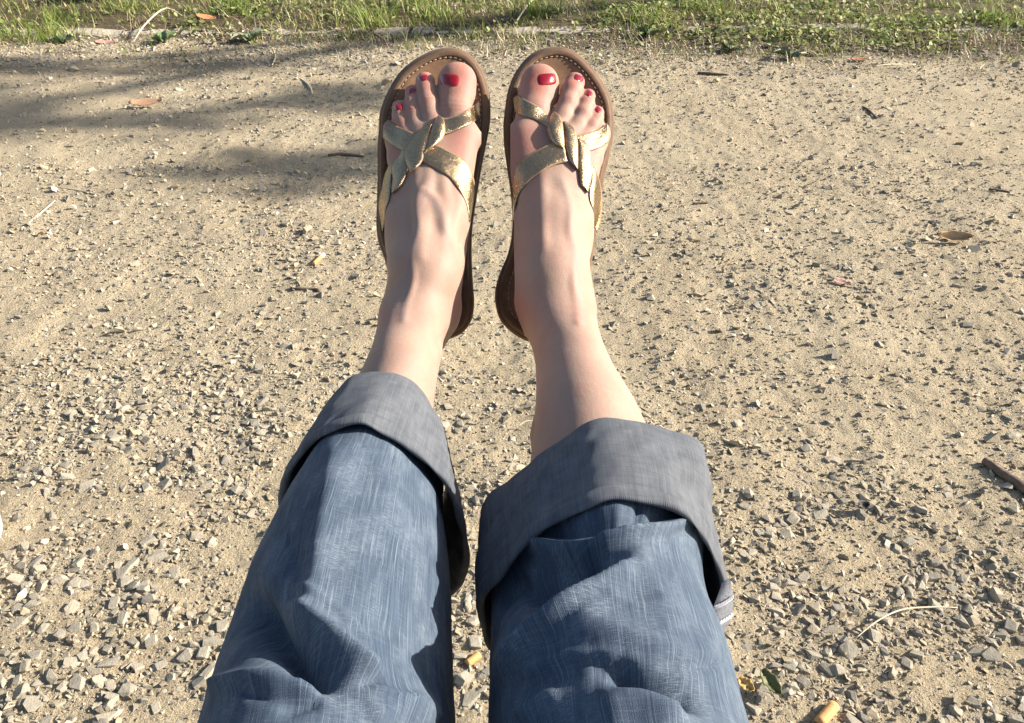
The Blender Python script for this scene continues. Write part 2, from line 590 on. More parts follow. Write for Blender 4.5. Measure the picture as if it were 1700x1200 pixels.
# the three hundred that show largest are pieces of their own
seen = (spx > -10) & (spx < 1710) & (spy > 20) & (spy < 1215)
behind_legs = ((spy > 600) & (spx > 470 - (spy - 700) * 0.28) & (spx < 735 + np.clip((spy - 700) * 0.12, 0, 30))) \
    | ((spy > 690) & (spx > 815) & (spx < 1195)) | ((spy > 90) & (spy < 600) & (spx > 640) & (spx < 1005) & ~((spx > 795) & (spx < 830)))
score = np.where(seen & ~behind_legs, size / sD, 0)
top = np.argsort(-score)[:300]
stone_meshes = [mesh_from('stone', V, Fc, smooth=False) for V, Fc in BIG]
for i, me in enumerate(stone_meshes):
    me.materials.append(M_stone)
first = True
for i in top:
    o = bpy.data.objects.new('stone', stone_meshes[int(RNG.integers(0, len(stone_meshes)))])
    col.objects.link(o)
    r = float(size[i])
    o.location = (sx[i], sy[i], float(ground_h(sx[i:i + 1], sy[i:i + 1])[0]) + r * 0.03)
    o.rotation_euler = (float(RNG.normal(0, .22)), float(RNG.normal(0, .22)), float(RNG.random() * 6.283))
    o.scale = [r * float(0.85 + 0.35 * RNG.random()) for _ in range(3)]
    o.parent = ground
rest = np.ones(len(sx), bool); rest[top] = False
gv = join_stones('gravel', MIDS, sx[rest], sy[rest], size[rest], 0.04, 0.26)
tag(link('gravel', gv, M_gravel, ground), kind='stuff')

# fine grit between them
parts_ = [scatter(n_, a_, b_) for n_, a_, b_ in ((60000, .34, 1.1), (70000, 1.05, 2.0), (80000, 1.95, 3.5))]
gx, gy = np.concatenate([q[0] for q in parts_]), np.concatenate([q[1] for q in parts_])
gpx, gpy, gD = w2px(np.stack([gx, gy, np.zeros_like(gx)], -1))
keep = RNG.random(len(gx)) < np.clip(0.36 + 1.0 * patch_density(gpx, gpy) + 0.5 * (fbm(gx * 7, gy * 7, 3, 61) - 0.5) + 0.5 * np.clip((gy - 2.75) / .3, 0, 1), 0.1, 1)
gx, gy = gx[keep], gy[keep]
gr = 0.00135 * np.exp(RNG.normal(0, 0.55, len(gx))) * (0.9 + 0.34 * gy)
gg = join_stones('grit', GRIT, gx, gy, gr, 0.25, 0.4, [(0.43, 0.355, 0.24), (0.37, 0.30, 0.195), (0.48, 0.41, 0.29), (0.33, 0.30, 0.25), (0.42, 0.375, 0.30), (0.22, 0.20, 0.17), (0.54, 0.47, 0.35), (0.30, 0.235, 0.15)])
tag(link('grit', gg, M_gravel, ground), kind='stuff')

# ------------------------------------------------------------------ concrete edging, half buried
M_concrete = mat_plain('weathered_concrete', (0.43, 0.375, 0.29), (0.33, 0.28, 0.21), 60, 0.92, 0.002)
kerb = tag(bpy.data.objects.new('concrete_edging', None), 'low half buried concrete edging strip at the foot of the grass verge', 'edging')
kerb['kind'] = 'structure'
col.objects.link(kerb); kerb.location = (0, 3.5, 0)
for k in range(9):
    x0 = -4.0 + k * 0.9
    V, Q = [], []
    nseg = 14
    prof = [(-0.055, -0.05), (-0.052, 0.0), (-0.035, 0.010), (0.035, 0.013), (0.052, 0.0), (0.055, -0.05)]
    for i in range(nseg + 1):
        x = x0 + 0.012 + (0.9 - 0.024) * i / nseg
        yc = 3.47 - 0.012 * x
        for (a, b) in prof:
            j = 0.02 * (float(vnoise(np.array([x * 14.0 + a * 50]), np.array([b * 40.0 + k]), 71)[0]) - 0.5)
            V.append((x, yc + a + j, float(ground_h(np.array([x]), np.array([yc - 0.1]))[0]) + b - 0.003 + j * 0.5))
    m = len(prof)
    for i in range(nseg):
        for j in range(m - 1):
            Q.append((i * m + j, (i + 1) * m + j, (i + 1) * m + j + 1, i * m + j + 1))
    Q.append(tuple(range(m))); Q.append(tuple(nseg * m + j for j in reversed(range(m))))
    o = link('kerbstone', mesh_from('kerbstone', V, Q, smooth=False), M_concrete)
    o.data.transform(Matrix.Translation((0, -3.5, 0)))
    o.parent = kerb

# ------------------------------------------------------------------ grass, clover and straw
def blades(name, n, xr, yr, length, width, tints, spread, flop, dens_fn, mat, segs=3, clump=0.0):
    x = xr[0] + (xr[1] - xr[0]) * RNG.random(n)
    y = yr[0] + (yr[1] - yr[0]) * RNG.random(n)
    k = RNG.random(n) < dens_fn(x, y)
    x, y = x[k], y[k]
    n = len(x)
    z = ground_h(x, y) - 0.003
    L = length * (0.5 + 0.9 * RNG.random(n)) * (0.55 + 0.9 * fbm(x * 5, y * 5, 3, 81))
    W = width * (0.6 + 0.8 * RNG.random(n))
    az = RNG.random(n) * 2 * np.pi
    lean = np.clip(np.abs(RNG.normal(0, spread, n)) + 0.15, 0, 1.45)
    bend = flop * (0.3 + RNG.random(n))
    face = az + np.pi / 2 + RNG.normal(0, 0.5, n)
    pts = []
    px_, py_, pz_ = x.copy(), y.copy(), z.copy()
    ang = lean.copy()
    for s_ in range(segs + 1):
        wv = W * (1 - (s_ / segs) ** 1.6) * 0.5 + 0.0002
        dx, dy = np.cos(face) * wv, np.sin(face) * wv
        pts.append(np.stack([px_ - dx, py_ - dy, pz_], -1))
        pts.append(np.stack([px_ + dx, py_ + dy, pz_], -1))
        st = L / segs
        px_ = px_ + np.cos(az) * np.sin(ang) * st
        py_ = py_ + np.sin(az) * np.sin(ang) * st
        pz_ = np.maximum(pz_ + np.cos(ang) * st, z + 0.002)
        ang = np.clip(ang + bend / segs, 0, 2.4)
    V = np.stack(pts, 1)
    m = 2 * (segs + 1)
    q = np.array([[2 * i, 2 * i + 1, 2 * i + 3, 2 * i + 2] for i in range(segs)])
    Fc = (q[None] + (np.arange(n) * m)[:, None, None]).reshape(-1, 4)
    me = mesh_from(name, V.reshape(-1, 3), Fc, smooth=True)
    T = np.array(tints)
    t = T[RNG.integers(0, len(T), n)] * (0.75 + 0.5 * RNG.random((n, 1)))
    set_col(me, 'tint', np.repeat(t, m, 0))
    return me

M_grass = mat_tint('grass_blade', 0.55, 0.35)
M_straw = mat_tint('dry_straw', 0.7, 0.15)

def grass_d(x, y):
    e = verge_edge(x)
    t = np.clip((y - e) / 0.22, 0, 1)
    n = fbm(x * 3.3, y * 4.5, 3, 91)
    d = t * np.clip((n - 0.33) * 3.6, 0.07, 1)
    d += 0.10 * np.clip((y - e + 0.5) / 0.4, 0, 1) * np.clip((fbm(x * 8, y * 11, 3, 93) - 0.45) * 5, 0, 1)
    d += 0.55 * np.clip((y - e + 0.24) / 0.2, 0, 1) * np.clip((fbm(x * 6, y * 9, 3, 92) - 0.46) * 5, 0, 1)
    d = d + 0.9 * ((y > 3.30) & (y < 3.6)) * ((x < -1.9) | ((x > -1.0) & (x < .12)) | (x > .8))
    d *= np.where((x < -1.0) & (x > -1.75) & (y > 3.38) & (y < 3.58), 0.2, 1)
    d *= np.where((x > 0.15) & (x < 0.75) & (y > 3.36) & (y < 3.52), 0.35, 1)
    return np.clip(d, 0, 1)

GT = [(0.20, 0.26, 0.05), (0.29, 0.34, 0.08), (0.14, 0.20, 0.04), (0.34, 0.35, 0.11), (0.44, 0.38, 0.17), (0.10, 0.15, 0.03), (0.26, 0.16, 0.08)]
g = blades('grass', 60000, (-3.6, 3.6), (3.0, 5.4), 0.042, 0.0042, GT, 0.95, 1.8, grass_d, M_grass)
tag(link('grass', g, M_grass), kind='stuff')
def tuft_d(x, y):
    c = [(-1.93, 3.42), (-2.06, 3.30), (-1.75, 3.36), (-2.2, 3.6), (-1.82, 3.62), (-2.3, 3.45), (-1.6, 3.75), (-0.3, 3.62), (-0.55, 3.55), (0.1, 3.7), (2.15, 3.55), (2.3, 3.75), (1.9, 3.5), (2.45, 3.5), (0.55, 3.5), (-1.15, 3.72), (0.8, 3.7), (-0.42, 3.8)]
    d = 0
    for a, b in c:
        d = d + np.exp(-((x - a) ** 2 + (y - b) ** 2) / 0.075 ** 2)
    return np.clip(d, 0, 1) * 0.9
g2 = blades('grass_tuft', 26000, (-2.6, 2.7), (3.15, 3.95), 0.085, 0.0042, GT[:4] + [(0.30, 0.38, 0.09)], 0.4, 0.9, tuft_d, M_grass, 4)
tag(link('tall_grass', g2, M_grass), kind='stuff')
def straw_d(x, y):
    e = verge_edge(x)
    return np.clip((y - e + 0.38) / 0.38, 0, 1) ** 1.5 * np.clip((fbm(x * 4, y * 5, 3, 95) - 0.28) * 2.6, 0.05, 1)
g3 = blades('straw', 46000, (-3.4, 3.4), (2.85, 5.0), 0.046, 0.0026, [(0.54, 0.46, 0.29), (0.44, 0.35, 0.20), (0.62, 0.55, 0.38), (0.32, 0.23, 0.12), (0.36, 0.36, 0.14)], 1.3, 0.5, straw_d, M_straw, 2)
tag(link('straw', g3, M_straw), kind='stuff')

def leaflets(name, n, xr, yr, rad, tints, dens_fn, mat, hmax=0.03):
    x = xr[0] + (xr[1] - xr[0]) * RNG.random(n)
    y = yr[0] + (yr[1] - yr[0]) * RNG.random(n)
    k = RNG.random(n) < dens_fn(x, y)
    x, y = x[k], y[k]; n = len(x)
    z = ground_h(x, y) + 0.004 + hmax * RNG.random(n) * np.clip(fbm(x * 6, y * 6, 2, 97) * 1.6, 0.2, 1)
    r = 0.80 * rad * (0.55 + 0.8 * RNG.random(n))
    shape = np.array([(0, -1, 0), (0.62, -0.35, .14), (0.72, 0.35, .16), (0.3, 0.95, .05), (-0.3, 0.95, .05), (-0.72, 0.35, .16), (-0.62, -0.35, .14), (0, 0.1, -.06)])
    R = rot_mats(n, 0.5)
    V = np.einsum('nij,nvj->nvi', R, shape[None] * r[:, None, None]) + np.stack([x, y, z], -1)[:, None, :]
    q = np.array([[7, i, (i + 1) % 7] for i in range(7)])
    Fc = (q[None] + (np.arange(n) * 8)[:, None, None]).reshape(-1, 3)
    me = mesh_from(name, V.reshape(-1, 3), Fc, smooth=True)
    T = np.array(tints)
    set_col(me, 'tint', np.repeat(T[RNG.integers(0, len(T), n)] * (0.7 + 0.6 * RNG.random((n, 1))), 8, 0))
    return me
def clover_d(x, y):
    e = verge_edge(x)
    t = np.clip((y - e - 0.02) / 0.15, 0, 1)
    z1 = np.exp(-((x - 0.75) / 0.6) ** 2 - ((y - 3.62) / 0.22) ** 2) + np.exp(-((x - 1.55) / 0.6) ** 2 - ((y - 3.45) / 0.3) ** 2) \
        + 0.7 * np.exp(-((x + 0.75) / 0.5) ** 2 - ((y - 3.75) / 0.2) ** 2) + 0.5 * np.exp(-((x + 1.2) / 0.2) ** 2 - ((y - 3.5) / 0.08) ** 2)
    return np.clip(t * (z1 * 1.5 * np.where((x > -1.0) & (x < .3), .35, 1.0) + 0.08) * np.clip((fbm(x * 7, y * 9, 3, 98) - 0.38) * 4.5, 0, 1), 0, 1)
cl = leaflets('clover', 60000, (-3.2, 3.2), (3.1, 4.8), 0.0115, [(0.19, 0.235, 0.06), (0.28, 0.315, 0.095), (0.38, 0.40, 0.17), (0.13, 0.175, 0.05), (0.42, 0.39, 0.17)], clover_d, M_grass)
tag(link('clover', cl, M_grass), kind='stuff')
# ================================================================== the seated person: feet, legs, jeans, sandals
class Field:
    """a signed distance field on a box, built by smooth unions of tapered capsules."""
    def __init__(self, lo, hi, h):
        self.lo, self.h = np.array(lo, float), h
        n = np.ceil((np.array(hi) - self.lo) / h).astype(int) + 1
        self.ax = [self.lo[k] + h * np.arange(n[k]) for k in range(3)]
        self.v = np.full(n, 0.05, dtype=np.float32)
    def box(self, pts, r):
        pts = np.asarray(pts)
        a = np.clip(((pts.min(0) - r - self.lo) / self.h).astype(int), 0, self.v.shape)
        b = np.clip(((pts.max(0) + r - self.lo) / self.h).astype(int) + 2, 0, self.v.shape)
        return tuple(slice(int(a[k]), int(b[k])) for k in range(3))
    def caps(self, a, b, ra, rb, k=0.0, flat=None, into=None):
        a, b = np.asarray(a, float), np.asarray(b, float)
        s = self.box([a, b], max(ra, rb) + 0.03)
        X, Y, Z = np.meshgrid(*[self.ax[i][s[i]] for i in range(3)], indexing='ij')
        if X.size == 0:
            return
        ba = b - a
        L2 = max(float(ba @ ba), 1e-12)
        t = np.clip(((X - a[0]) * ba[0] + (Y - a[1]) * ba[1] + (Z - a[2]) * ba[2]) / L2, 0, 1)
        fz = 1.0 if flat is None else flat
        d = np.sqrt((X - a[0] - t * ba[0]) ** 2 + (Y - a[1] - t * ba[1]) ** 2 + ((Z - a[2] - t * ba[2]) / fz) ** 2) - (ra + (rb - ra) * t)
        if fz < 1:
            d = d * (0.5 + 0.5 * fz)
        tgt = self.v if into is None else into
        o = tgt[s]
        if k > 0:
            hh = np.maximum(k - np.abs(o - d), 0) / k
            tgt[s] = (np.minimum(o, d) - hh * hh * k * 0.25).astype(np.float32)
        else:
            tgt[s] = np.minimum(o, d).astype(np.float32)
    def union(self, other, k):
        hh = np.maximum(k - np.abs(self.v - other), 0) / k
        self.v = (np.minimum(self.v, other) - hh * hh * k * 0.25).astype(np.float32)
    def smooth(self, n=1):
        for _ in range(n):
            for ax in range(3):
                p = np.pad(self.v, [(1, 1) if i == ax else (0, 0) for i in range(3)], mode='edge')
                sl = lambda a, b: tuple(slice(a, b) if i == ax else slice(None) for i in range(3))
                self.v = 0.25 * p[sl(0, -2)] + 0.5 * p[sl(1, -1)] + 0.25 * p[sl(2, None)]
    def surface(self, px, py):
        d = np.arange(.52, .80, .0006)
        P = np.stack([(px - 850) / F * d, (600 - py) / F * d, d], -1)
        g = (P - self.lo) / self.h
        i = np.clip(np.floor(g).astype(int), 0, np.array(self.v.shape) - 2)
        t = np.clip(g - i, 0, 1)
        v = 0
        for a in (0, 1):
            for b in (0, 1):
                for e in (0, 1):
                    v = v + self.v[i[:, 0] + a, i[:, 1] + b, i[:, 2] + e] * np.abs(1 - a - t[:, 0]) * np.abs(1 - b - t[:, 1]) * np.abs(1 - e - t[:, 2])
        k = np.nonzero(v < 0)[0]
        return None if not len(k) else float(d[k[0]])
    def mesh(self):
        gr = openvdb.FloatGrid(0.05)
        gr.copyFromArray(np.ascontiguousarray(self.v))
        P, Q = gr.convertToQuads(0.0)
        return np.asarray(P, float) * self.h + self.lo, np.asarray(Q)[:, ::-1].copy()

FB_HEEL, FB_TOE = 0.742, 0.792
def footbed(py):
    """depth of the footbed's upper face at photograph row py."""
    t = (np.asarray(py, float) - 100.0) / 450.0
    return FB_TOE + (FB_HEEL - FB_TOE) * t + 0.007 * np.maximum(0, 0.3 - t) ** 2 / 0.09 - 0.004 * np.sin(np.clip((t - .35) / .6, 0, 1) * np.pi)

def mm(px, d):
    return px * d / F

# ---- each foot is described by its own joints: (px, row, radius px, height of centre above the footbed in metres)
FEET = {
    'left': dict(
        toes=[  # tip, middle joint, base ; last value raises the joint off the footbed
            [(759, 138, 29, .016), (757, 160, 27.5, .0165), (755, 188, 24.5, .020), (768, 228, 27, .022)],
            [(706, 136, 16.5, .0105), (708, 153, 14.5, .0165), (711, 172, 13.8, .0205), (716, 194, 14.5, .0205), (728, 222, 21, .023)],
            [(684, 153, 12, .0105), (685, 171, 11.5, .0145), (687, 188, 11.8, .018), (691, 209, 12.5, .019), (704, 230, 19, .022)],
            [(663, 178.5, 12.6, .0105), (665, 193, 12.0, .013), (669, 207, 12.2, .0155), (677, 224, 13.5, .017), (682, 242, 18, .0195)],
            [(647, 211, 11, .008), (649, 222, 11, .011), (654, 238, 12, .013), (662, 258, 17.5, .0165)]],
        tarsal=[(742, 385, 33, .037), (722, 370, 32, .043), (708, 375, 31, .043), (688, 385, 30, .038), (672, 395, 31, .028)],
        ankle=(703, 470, 61, .054), heel=(712, 530, 50, .031),
        mal=[(756, 509, 13, .052), (638, 523, 12, .036)],
        leg=[(697, 512, 61, .700), (681, 560, 59.5, .668), (667, 602, 61, .638), (655, 640, 67, .614), (640, 700, 72, .585)],
        ridges=[([(733, 268), (738, 310), (741, 360), (738, 420)], .0030, .0019), ([(710, 268), (712, 300), (708, 340), (702, 390), (694, 440)], .0030, .0019),
                ([(694, 280), (698, 315), (700, 350)], .0026, .0012), ([(756, 285), (757, 330), (755, 380), (751, 425)], .0034, .0012),
                ([(716, 300), (704, 325), (695, 350), (693, 385), (682, 430), (676, 480), (668, 535)], .0016, .0012), ([(704, 318), (719, 330), (731, 352), (744, 395)], .0014, .0010)],
        tibia=[(712, 500, .694), (700, 575, .645), (690, 625, .612)]),
    'right': dict(
        toes=[
            [(896, 141, 29, .016), (891, 160, 28.5, .0165), (886, 186, 25.5, .020), (872, 228, 27, .022)],
            [(954, 137, 17, .0115), (949, 151, 15.2, .018), (942, 171, 13.5, .0215), (934, 193, 15, .0215), (915, 224, 21, .023)],
            [(977, 159, 12, .0105), (973, 174, 12, .0155), (967, 190, 13, .019), (957, 211, 14, .020), (940, 232, 19, .022)],
            [(992, 187, 11.6, .0098), (988, 199, 11.5, .0135), (981, 212, 12.3, .016), (971, 228, 14, .018), (962, 245, 18, .0195)],
            [(1003, 214, 9.5, .008), (1001, 224, 10.5, .011), (994, 240, 12, .0135), (983, 259, 17, .0165)]],
        tarsal=[(886, 390, 32, .037), (906, 370, 32, .043), (922, 375, 32, .043), (940, 385, 31, .038), (952, 395, 31, .028)],
        ankle=(918, 470, 60, .054), heel=(915, 530, 52, .031),
        mal=[(864, 508, 11.5, .050), (979, 512, 11, .038)],
        leg=[(923, 512, 61, .700), (938, 560, 60, .668), (953, 602, 63, .638), (966, 648, 74, .612), (977, 700, 88, .588), (984, 765, 90, .555)],
        ridges=[([(903, 285), (900, 330), (901, 370), (906, 420)], .0034, .0007),
                ([(930, 300), (940, 330), (947, 370), (956, 420), (962, 480), (968, 540)], .0015, .0006)],
        tibia=[(912, 500, .692), (930, 590, .638), (945, 660, .595)]),
}

def jp(j):
    d = float(footbed(j[1])) - j[3]
    return C(j[0], j[1], d), mm(j[2], d)

def build_foot(S):
    allx = [C(S['leg'][-1][0] - 110, 760, .62)[0], C(S['leg'][-1][0] + 110, 760, .62)[0], C(min(t[0][0] for t in S['toes']) - 20, 200, .8)[0], C(max(t[0][0] for t in S['toes']) + 20, 200, .8)[0]]
    lo = (min(allx) - .012, -0.075, 0.50)
    hi = (max(allx) + .012, C(0, 100, .8)[1] + .006, 0.806)
    f = Field(lo, hi, 0.00145)
    # the instep: one ray from each tarsal bone to each toe base
    for toe, ta in zip(S['toes'], S['tarsal']):
        b, rb = jp(toe[-1]); a, ra = jp(ta)
        f.caps(a, b, ra, rb, 0.016)
    an, ran = jp(S['ankle'])
    for ta in S['tarsal']:
        a, ra = jp(ta)
        f.caps(an, a, ran * 0.86, ra, 0.018)
    he, rhe = jp(S['heel'])
    f.caps(he, an, rhe, ran * .92, 0.02)
    for ta in (S['tarsal'][0], S['tarsal'][4]):
        a, ra = jp(ta)
        f.caps(he, a, rhe * .9, ra * .85, 0.02)
    L = [(C(x, y, d), mm(r, d)) for x, y, r, d in S['leg']]
    f.caps(an, L[0][0], ran, L[0][1], 0.02)
    for (a, ra), (b, rb) in zip(L[:-1], L[1:]):
        f.caps(a, b, ra, rb, 0.022)
    for m_ in S['mal']:
        a, ra = jp(m_)
        f.caps(a, a + np.array([0, -.006, -.006]), ra, ra * .9, 0.016)
    T = [C(*t) for t in S['tibia']]
    for a, b in zip(T[:-1], T[1:]):
        f.caps(a, b, .011, .011, 0.022)
    f.smooth(12)
    # tendons and veins that stand up a little under the skin
    def ridge(path, r, bulge):
        q = catmull(path, 3 * len(path) + 4)
        d = [f.surface(*p_) for p_ in q]
        if any(v is None for v in d):
            return
        t = np.linspace(0, 1, len(q))
        d = np.polyval(np.polyfit(t, d, 5), t)
        lift = bulge * np.sin(t * math.pi) ** .7
        P_ = [C(p_[0], p_[1], dd + r + .0031 - l_) for p_, dd, l_ in zip(q, d, lift)]
        for a, b in zip(P_[:-1], P_[1:]):
            f.caps(a, b, r, r, .006)
    for path, r, bu in S['ridges']:
        ridge(path, r, bu)
    f.smooth(2)
    # toes stay apart from one another
    toes = np.full_like(f.v, 0.05)
    for i, toe in enumerate(S['toes']):
        one = np.full_like(f.v, 0.05)
        J = [jp(j) for j in toe]
        big = i == 0
        for (a, ra), (b, rb) in zip(J[:-1], J[1:]):
            f.caps(a, b, ra, rb, 0.006, flat=0.80 if big else 0.92, into=one)
        if big:
            a, ra = J[0]
            f.caps(a + np.array([0, .002, 0]), a + np.array([0, -.006, .001]), ra * 1.06, ra * 1.02, .005, flat=.72, into=one)
        hh = np.maximum(0.0012 - np.abs(toes - one), 0) / 0.0012
        toes = np.minimum(toes, one) - hh * hh * 0.0012 * 0.25
    f.union(toes.astype(np.float32), 0.007)
    f.smooth(1)
    P, Q = f.mesh()
    return P, Q

def skin_marks(P, S):
    """reddened toe tips, ball and heel; bluish veins over the instep (pigment, not light); knuckle crease shade painted in as colour."""
    px, py = 850 + F * P[:, 0] / P[:, 2], 600 - F * P[:, 1] / P[:, 2]
    red = np.zeros(len(P))
    for toe in S['toes']:
        t = np.array(toe[0][:2]); r = toe[0][2]
        red = np.maximum(red, 0.62 * np.exp(-(((px - t[0]) ** 2 + (py - t[1] + r * .3) ** 2) / (1.15 * r) ** 2)))
        m_ = np.array(toe[1][:2])
        red = np.maximum(red, 0.22 * np.exp(-(((px - m_[0]) ** 2 + (py - m_[1]) ** 2) / (1.6 * r) ** 2)))
    b = S['toes'][0][-1]
    red = np.maximum(red, 0.42 * np.exp(-(((px - b[0]) / 34) ** 2 + ((py - b[1] - 12) / 46) ** 2)))
    b = S['toes'][4][-1]
    red = np.maximum(red, 0.30 * np.exp(-(((px - b[0]) / 24) ** 2 + ((py - b[1]) / 40) ** 2)))
    for m_ in S['mal']:
        red = np.maximum(red, 0.28 * np.exp(-(((px - m_[0]) / 20) ** 2 + ((py - m_[1]) / 26) ** 2)))
    vein = np.zeros(len(P))
    cx = S['tarsal'][2][0]
    for k, (dx0, dx1, y0, y1) in enumerate([(-18, 14, 290, 430), (22, 34, 330, 520), (-34, -8, 330, 460), (4, 26, 410, 560)]):
        t = np.clip((py - y0) / (y1 - y0), 0, 1)
        c = cx + dx0 + (dx1 - dx0) * t + 5 * np.sin(t * 7 + k)
        vein = np.maximum(vein, np.exp(-((px - c) / 5.0) ** 2) * np.sin(t * np.pi) * .32)
    vein[:] = 0
    for path, r, bu in S['ridges']:
        if r > .002: continue
        q = catmull(path, 40)
        dd = np.min(np.hypot(px[:, None] - q[None, :, 0], py[:, None] - q[None, :, 1]), axis=1)
        vein = np.maximum(vein, .42 * np.exp(-(dd / 4.0) ** 2))
    crease_shade = np.zeros(len(P))
    for toe in S['toes'][:4]:
        A, B = np.array(toe[1][:2], float), np.array(toe[2][:2], float)
        ax_ = (B - A) / np.linalg.norm(B - A)
        al = (px - A[0]) * ax_[0] + (py - A[1]) * ax_[1]; ac = np.abs(-(px - A[0]) * ax_[1] + (py - A[1]) * ax_[0])
        L_ = np.linalg.norm(B - A); r = toe[1][2]
        for f_, w_ in ((.25, .6), (.52, 1.0), (.75, .6)):
            crease_shade = np.maximum(crease_shade, w_ * np.exp(-((al - L_ * f_ - .06 * ac) / 1.5) ** 2) * np.clip(1.15 - ac / r, 0, 1))
    n = fbm(px / 30, py / 30, 3, 44)
    front = P[:, 2] < footbed(py) - .006
    return np.clip(red * (0.6 + 0.8 * n), 0, 1), vein * front, crease_shade * front * .75

TARGET = {  # measured outline of each lower leg: row, left, right
 'left': [(270, None, None), (310, 635, 786), (367, 638, 781), (400, 639, 776), (425, 640, 775), (460, 644, 769), (490, 638, 765), (512, 628, 768), (541, 625, 762), (568, 619, 742), (600, 606, 731), (640, 586, 724), (680, 572, 719), (720, 560, 718)],
 'right': [(270, None, None), (310, 851, 991), (367, 854, 987), (402, 853, 985), (440, 854, 979), (477, 855, 985), (507, 853, 991), (536, 863, 992), (565, 876, 1001), (600, 889, 1016), (660, 890, 1053), (710, 886, 1075), (760, 880, 1092), (800, 876, 1104)]}
def fit_outline(P, side):
    """narrows or widens the leg, row by row, to the outline measured."""
    px, py = 850 + F * P[:, 0] / P[:, 2], 600 - F * P[:, 1] / P[:, 2]
    rows = np.arange(270, 790, 5.0)
    lo = np.array([np.percentile(px[np.abs(py - r) < 4], .4) if (np.abs(py - r) < 4).sum() > 30 else np.nan for r in rows])
    hi = np.array([np.percentile(px[np.abs(py - r) < 4], 99.6) if (np.abs(py - r) < 4).sum() > 30 else np.nan for r in rows])
    g = ~np.isnan(lo)
    rows, lo, hi = rows[g], lo[g], hi[g]
    T = [t for t in TARGET[side] if t[1] is not None]
    tl = np.interp(rows, [t[0] for t in T], [t[1] for t in T]); tr = np.interp(rows, [t[0] for t in T], [t[2] for t in T])
    ker = np.array([1, 2, 3, 4, 3, 2, 1.]); ker /= ker.sum()
    sm = lambda v: np.convolve(np.pad(v, 3, mode='edge'), ker, 'valid')
    sc_ = sm((tr - tl) / (hi - lo)); mv = sm((tr + tl) / 2 - (hi + lo) / 2); cc = sm((hi + lo) / 2)
    wgt = np.clip((py - 275) / 50, 0, 1); wgt = wgt * wgt * (3 - 2 * wgt)
    s_, m_, c_ = np.interp(py, rows, sc_), np.interp(py, rows, mv), np.interp(py, rows, cc)
    npx = px + wgt * ((px - c_) * (s_ - 1) + m_)
    Q = P.copy()
    Q[:, 0] = (npx - 850) / F * P[:, 2]
    return Q

M_skin = mat_skin()
M_nail = NT('red_nail_polish').set(Base_Color=(0.21, 0.0015, 0.007, 1), Roughness=0.18).m
M_nail.node_tree.nodes['Principled BSDF'].inputs['Coat Weight'].default_value = 0.6
person_V, person_F, blush_and_shade, off = [], [], [], 0
BV = {}
for side, S in FEET.items():
    P, Q = build_foot(S)
    P = fit_outline(P, side)
    BV[side] = BVHTree.FromPolygons([Vector(p) for p in P], [tuple(int(i) for i in q) for q in Q])
    hp = BV[side].ray_cast(Vector((0, 0, 0)), Vector(C(S['ankle'][0], S['ankle'][1], 1)).normalized())
    if hp[1].z > 0:                      # faces must look outwards
        Q = Q[:, ::-1].copy()
    r_, v_, k_ = skin_marks(P, S)
    person_V.append(c2w(P)); person_F.append(Q + off); off += len(P)
    blush_and_shade.append(np.stack([r_, v_, k_], -1))

# thighs and hips, hidden inside the jeans, carry the two legs
def thigh_field():
    f = Field((-.24, -.42, .22), (.24, .56, .62), 0.008)
    for s, kx, ax in ((-1, -.092, -.086), (1, .054, .046)):
        kn = (kx, .20, .335); hp = (s * .085, -.22, .44)
        f.caps((ax, .47, .352), (ax, .40, .340), .034, .026, .02); f.caps((ax, .40, .340), kn, .026, .030, .02)
        f.caps(kn, hp, .030, .062, .02)
    f.caps((-.07, -.25, .45), (.07, -.25, .45), .085, .085, .04)
    return f.mesh()
P, Q = thigh_field()
person_V.append(P); person_F.append(Q + off); off += len(P)
blush_and_shade.append(np.zeros((len(P), 3)))
pm = mesh_from('person', np.vstack(person_V), np.vstack(person_F))
set_col(pm, 'blush_and_shade', np.vstack(blush_and_shade))
person = link('person', pm, M_skin)
tag(person, 'seated person in rolled up blue jeans with bare legs stretched out above the gravel', 'person')
recentre(person, (0, 0, 0))

# ---- laying things onto the foot
def hit(side, px, py):
    d = Vector(C(px, py, 1.0)).normalized()
    h = BV[side].ray_cast(Vector((0, 0, 0)), d)
    return None if h[0] is None else (np.array(h[0]), np.array(h[1]))

def patch_on_foot(side, poly, off, rings=6, dome=0.0006):
    """a small curved plate whose outline is given in photograph pixels."""
    poly = catmull(poly, 28, True)
    c = poly.mean(0)
    V, Q = [], []
    for k in range(rings + 1):
        s_ = k / rings
        for p in poly:
            q = c + (p - c) * s_
            h = hit(side, *q)
            P_ = h[0] if h else C(q[0], q[1], V[-1][2] if V else .76)
            lift = off * (1 - s_ ** 5) + dome * (1 - s_ ** 2) + 0.0001
            P_ = P_ * (1 - lift / P_[2])
            V.append(P_)
    n = len(poly)
    for k in range(rings):
        for i in range(n):
            Q.append((k * n + i, k * n + (i + 1) % n, (k + 1) * n + (i + 1) % n, (k + 1) * n + i))
    return np.array(V), Q

def ell(cx, cy, rx, ry, rot=0, sq=0.55):
    out = []
    for k in range(12):
        a = k / 12 * 2 * math.pi
        x, y = math.copysign(abs(math.cos(a)) ** sq, math.cos(a)) * rx, math.copysign(abs(math.sin(a)) ** sq, math.sin(a)) * ry
        r = math.radians(rot)
        out.append((cx + x * math.cos(r) - y * math.sin(r), cy + x * math.sin(r) + y * math.cos(r)))
    return out

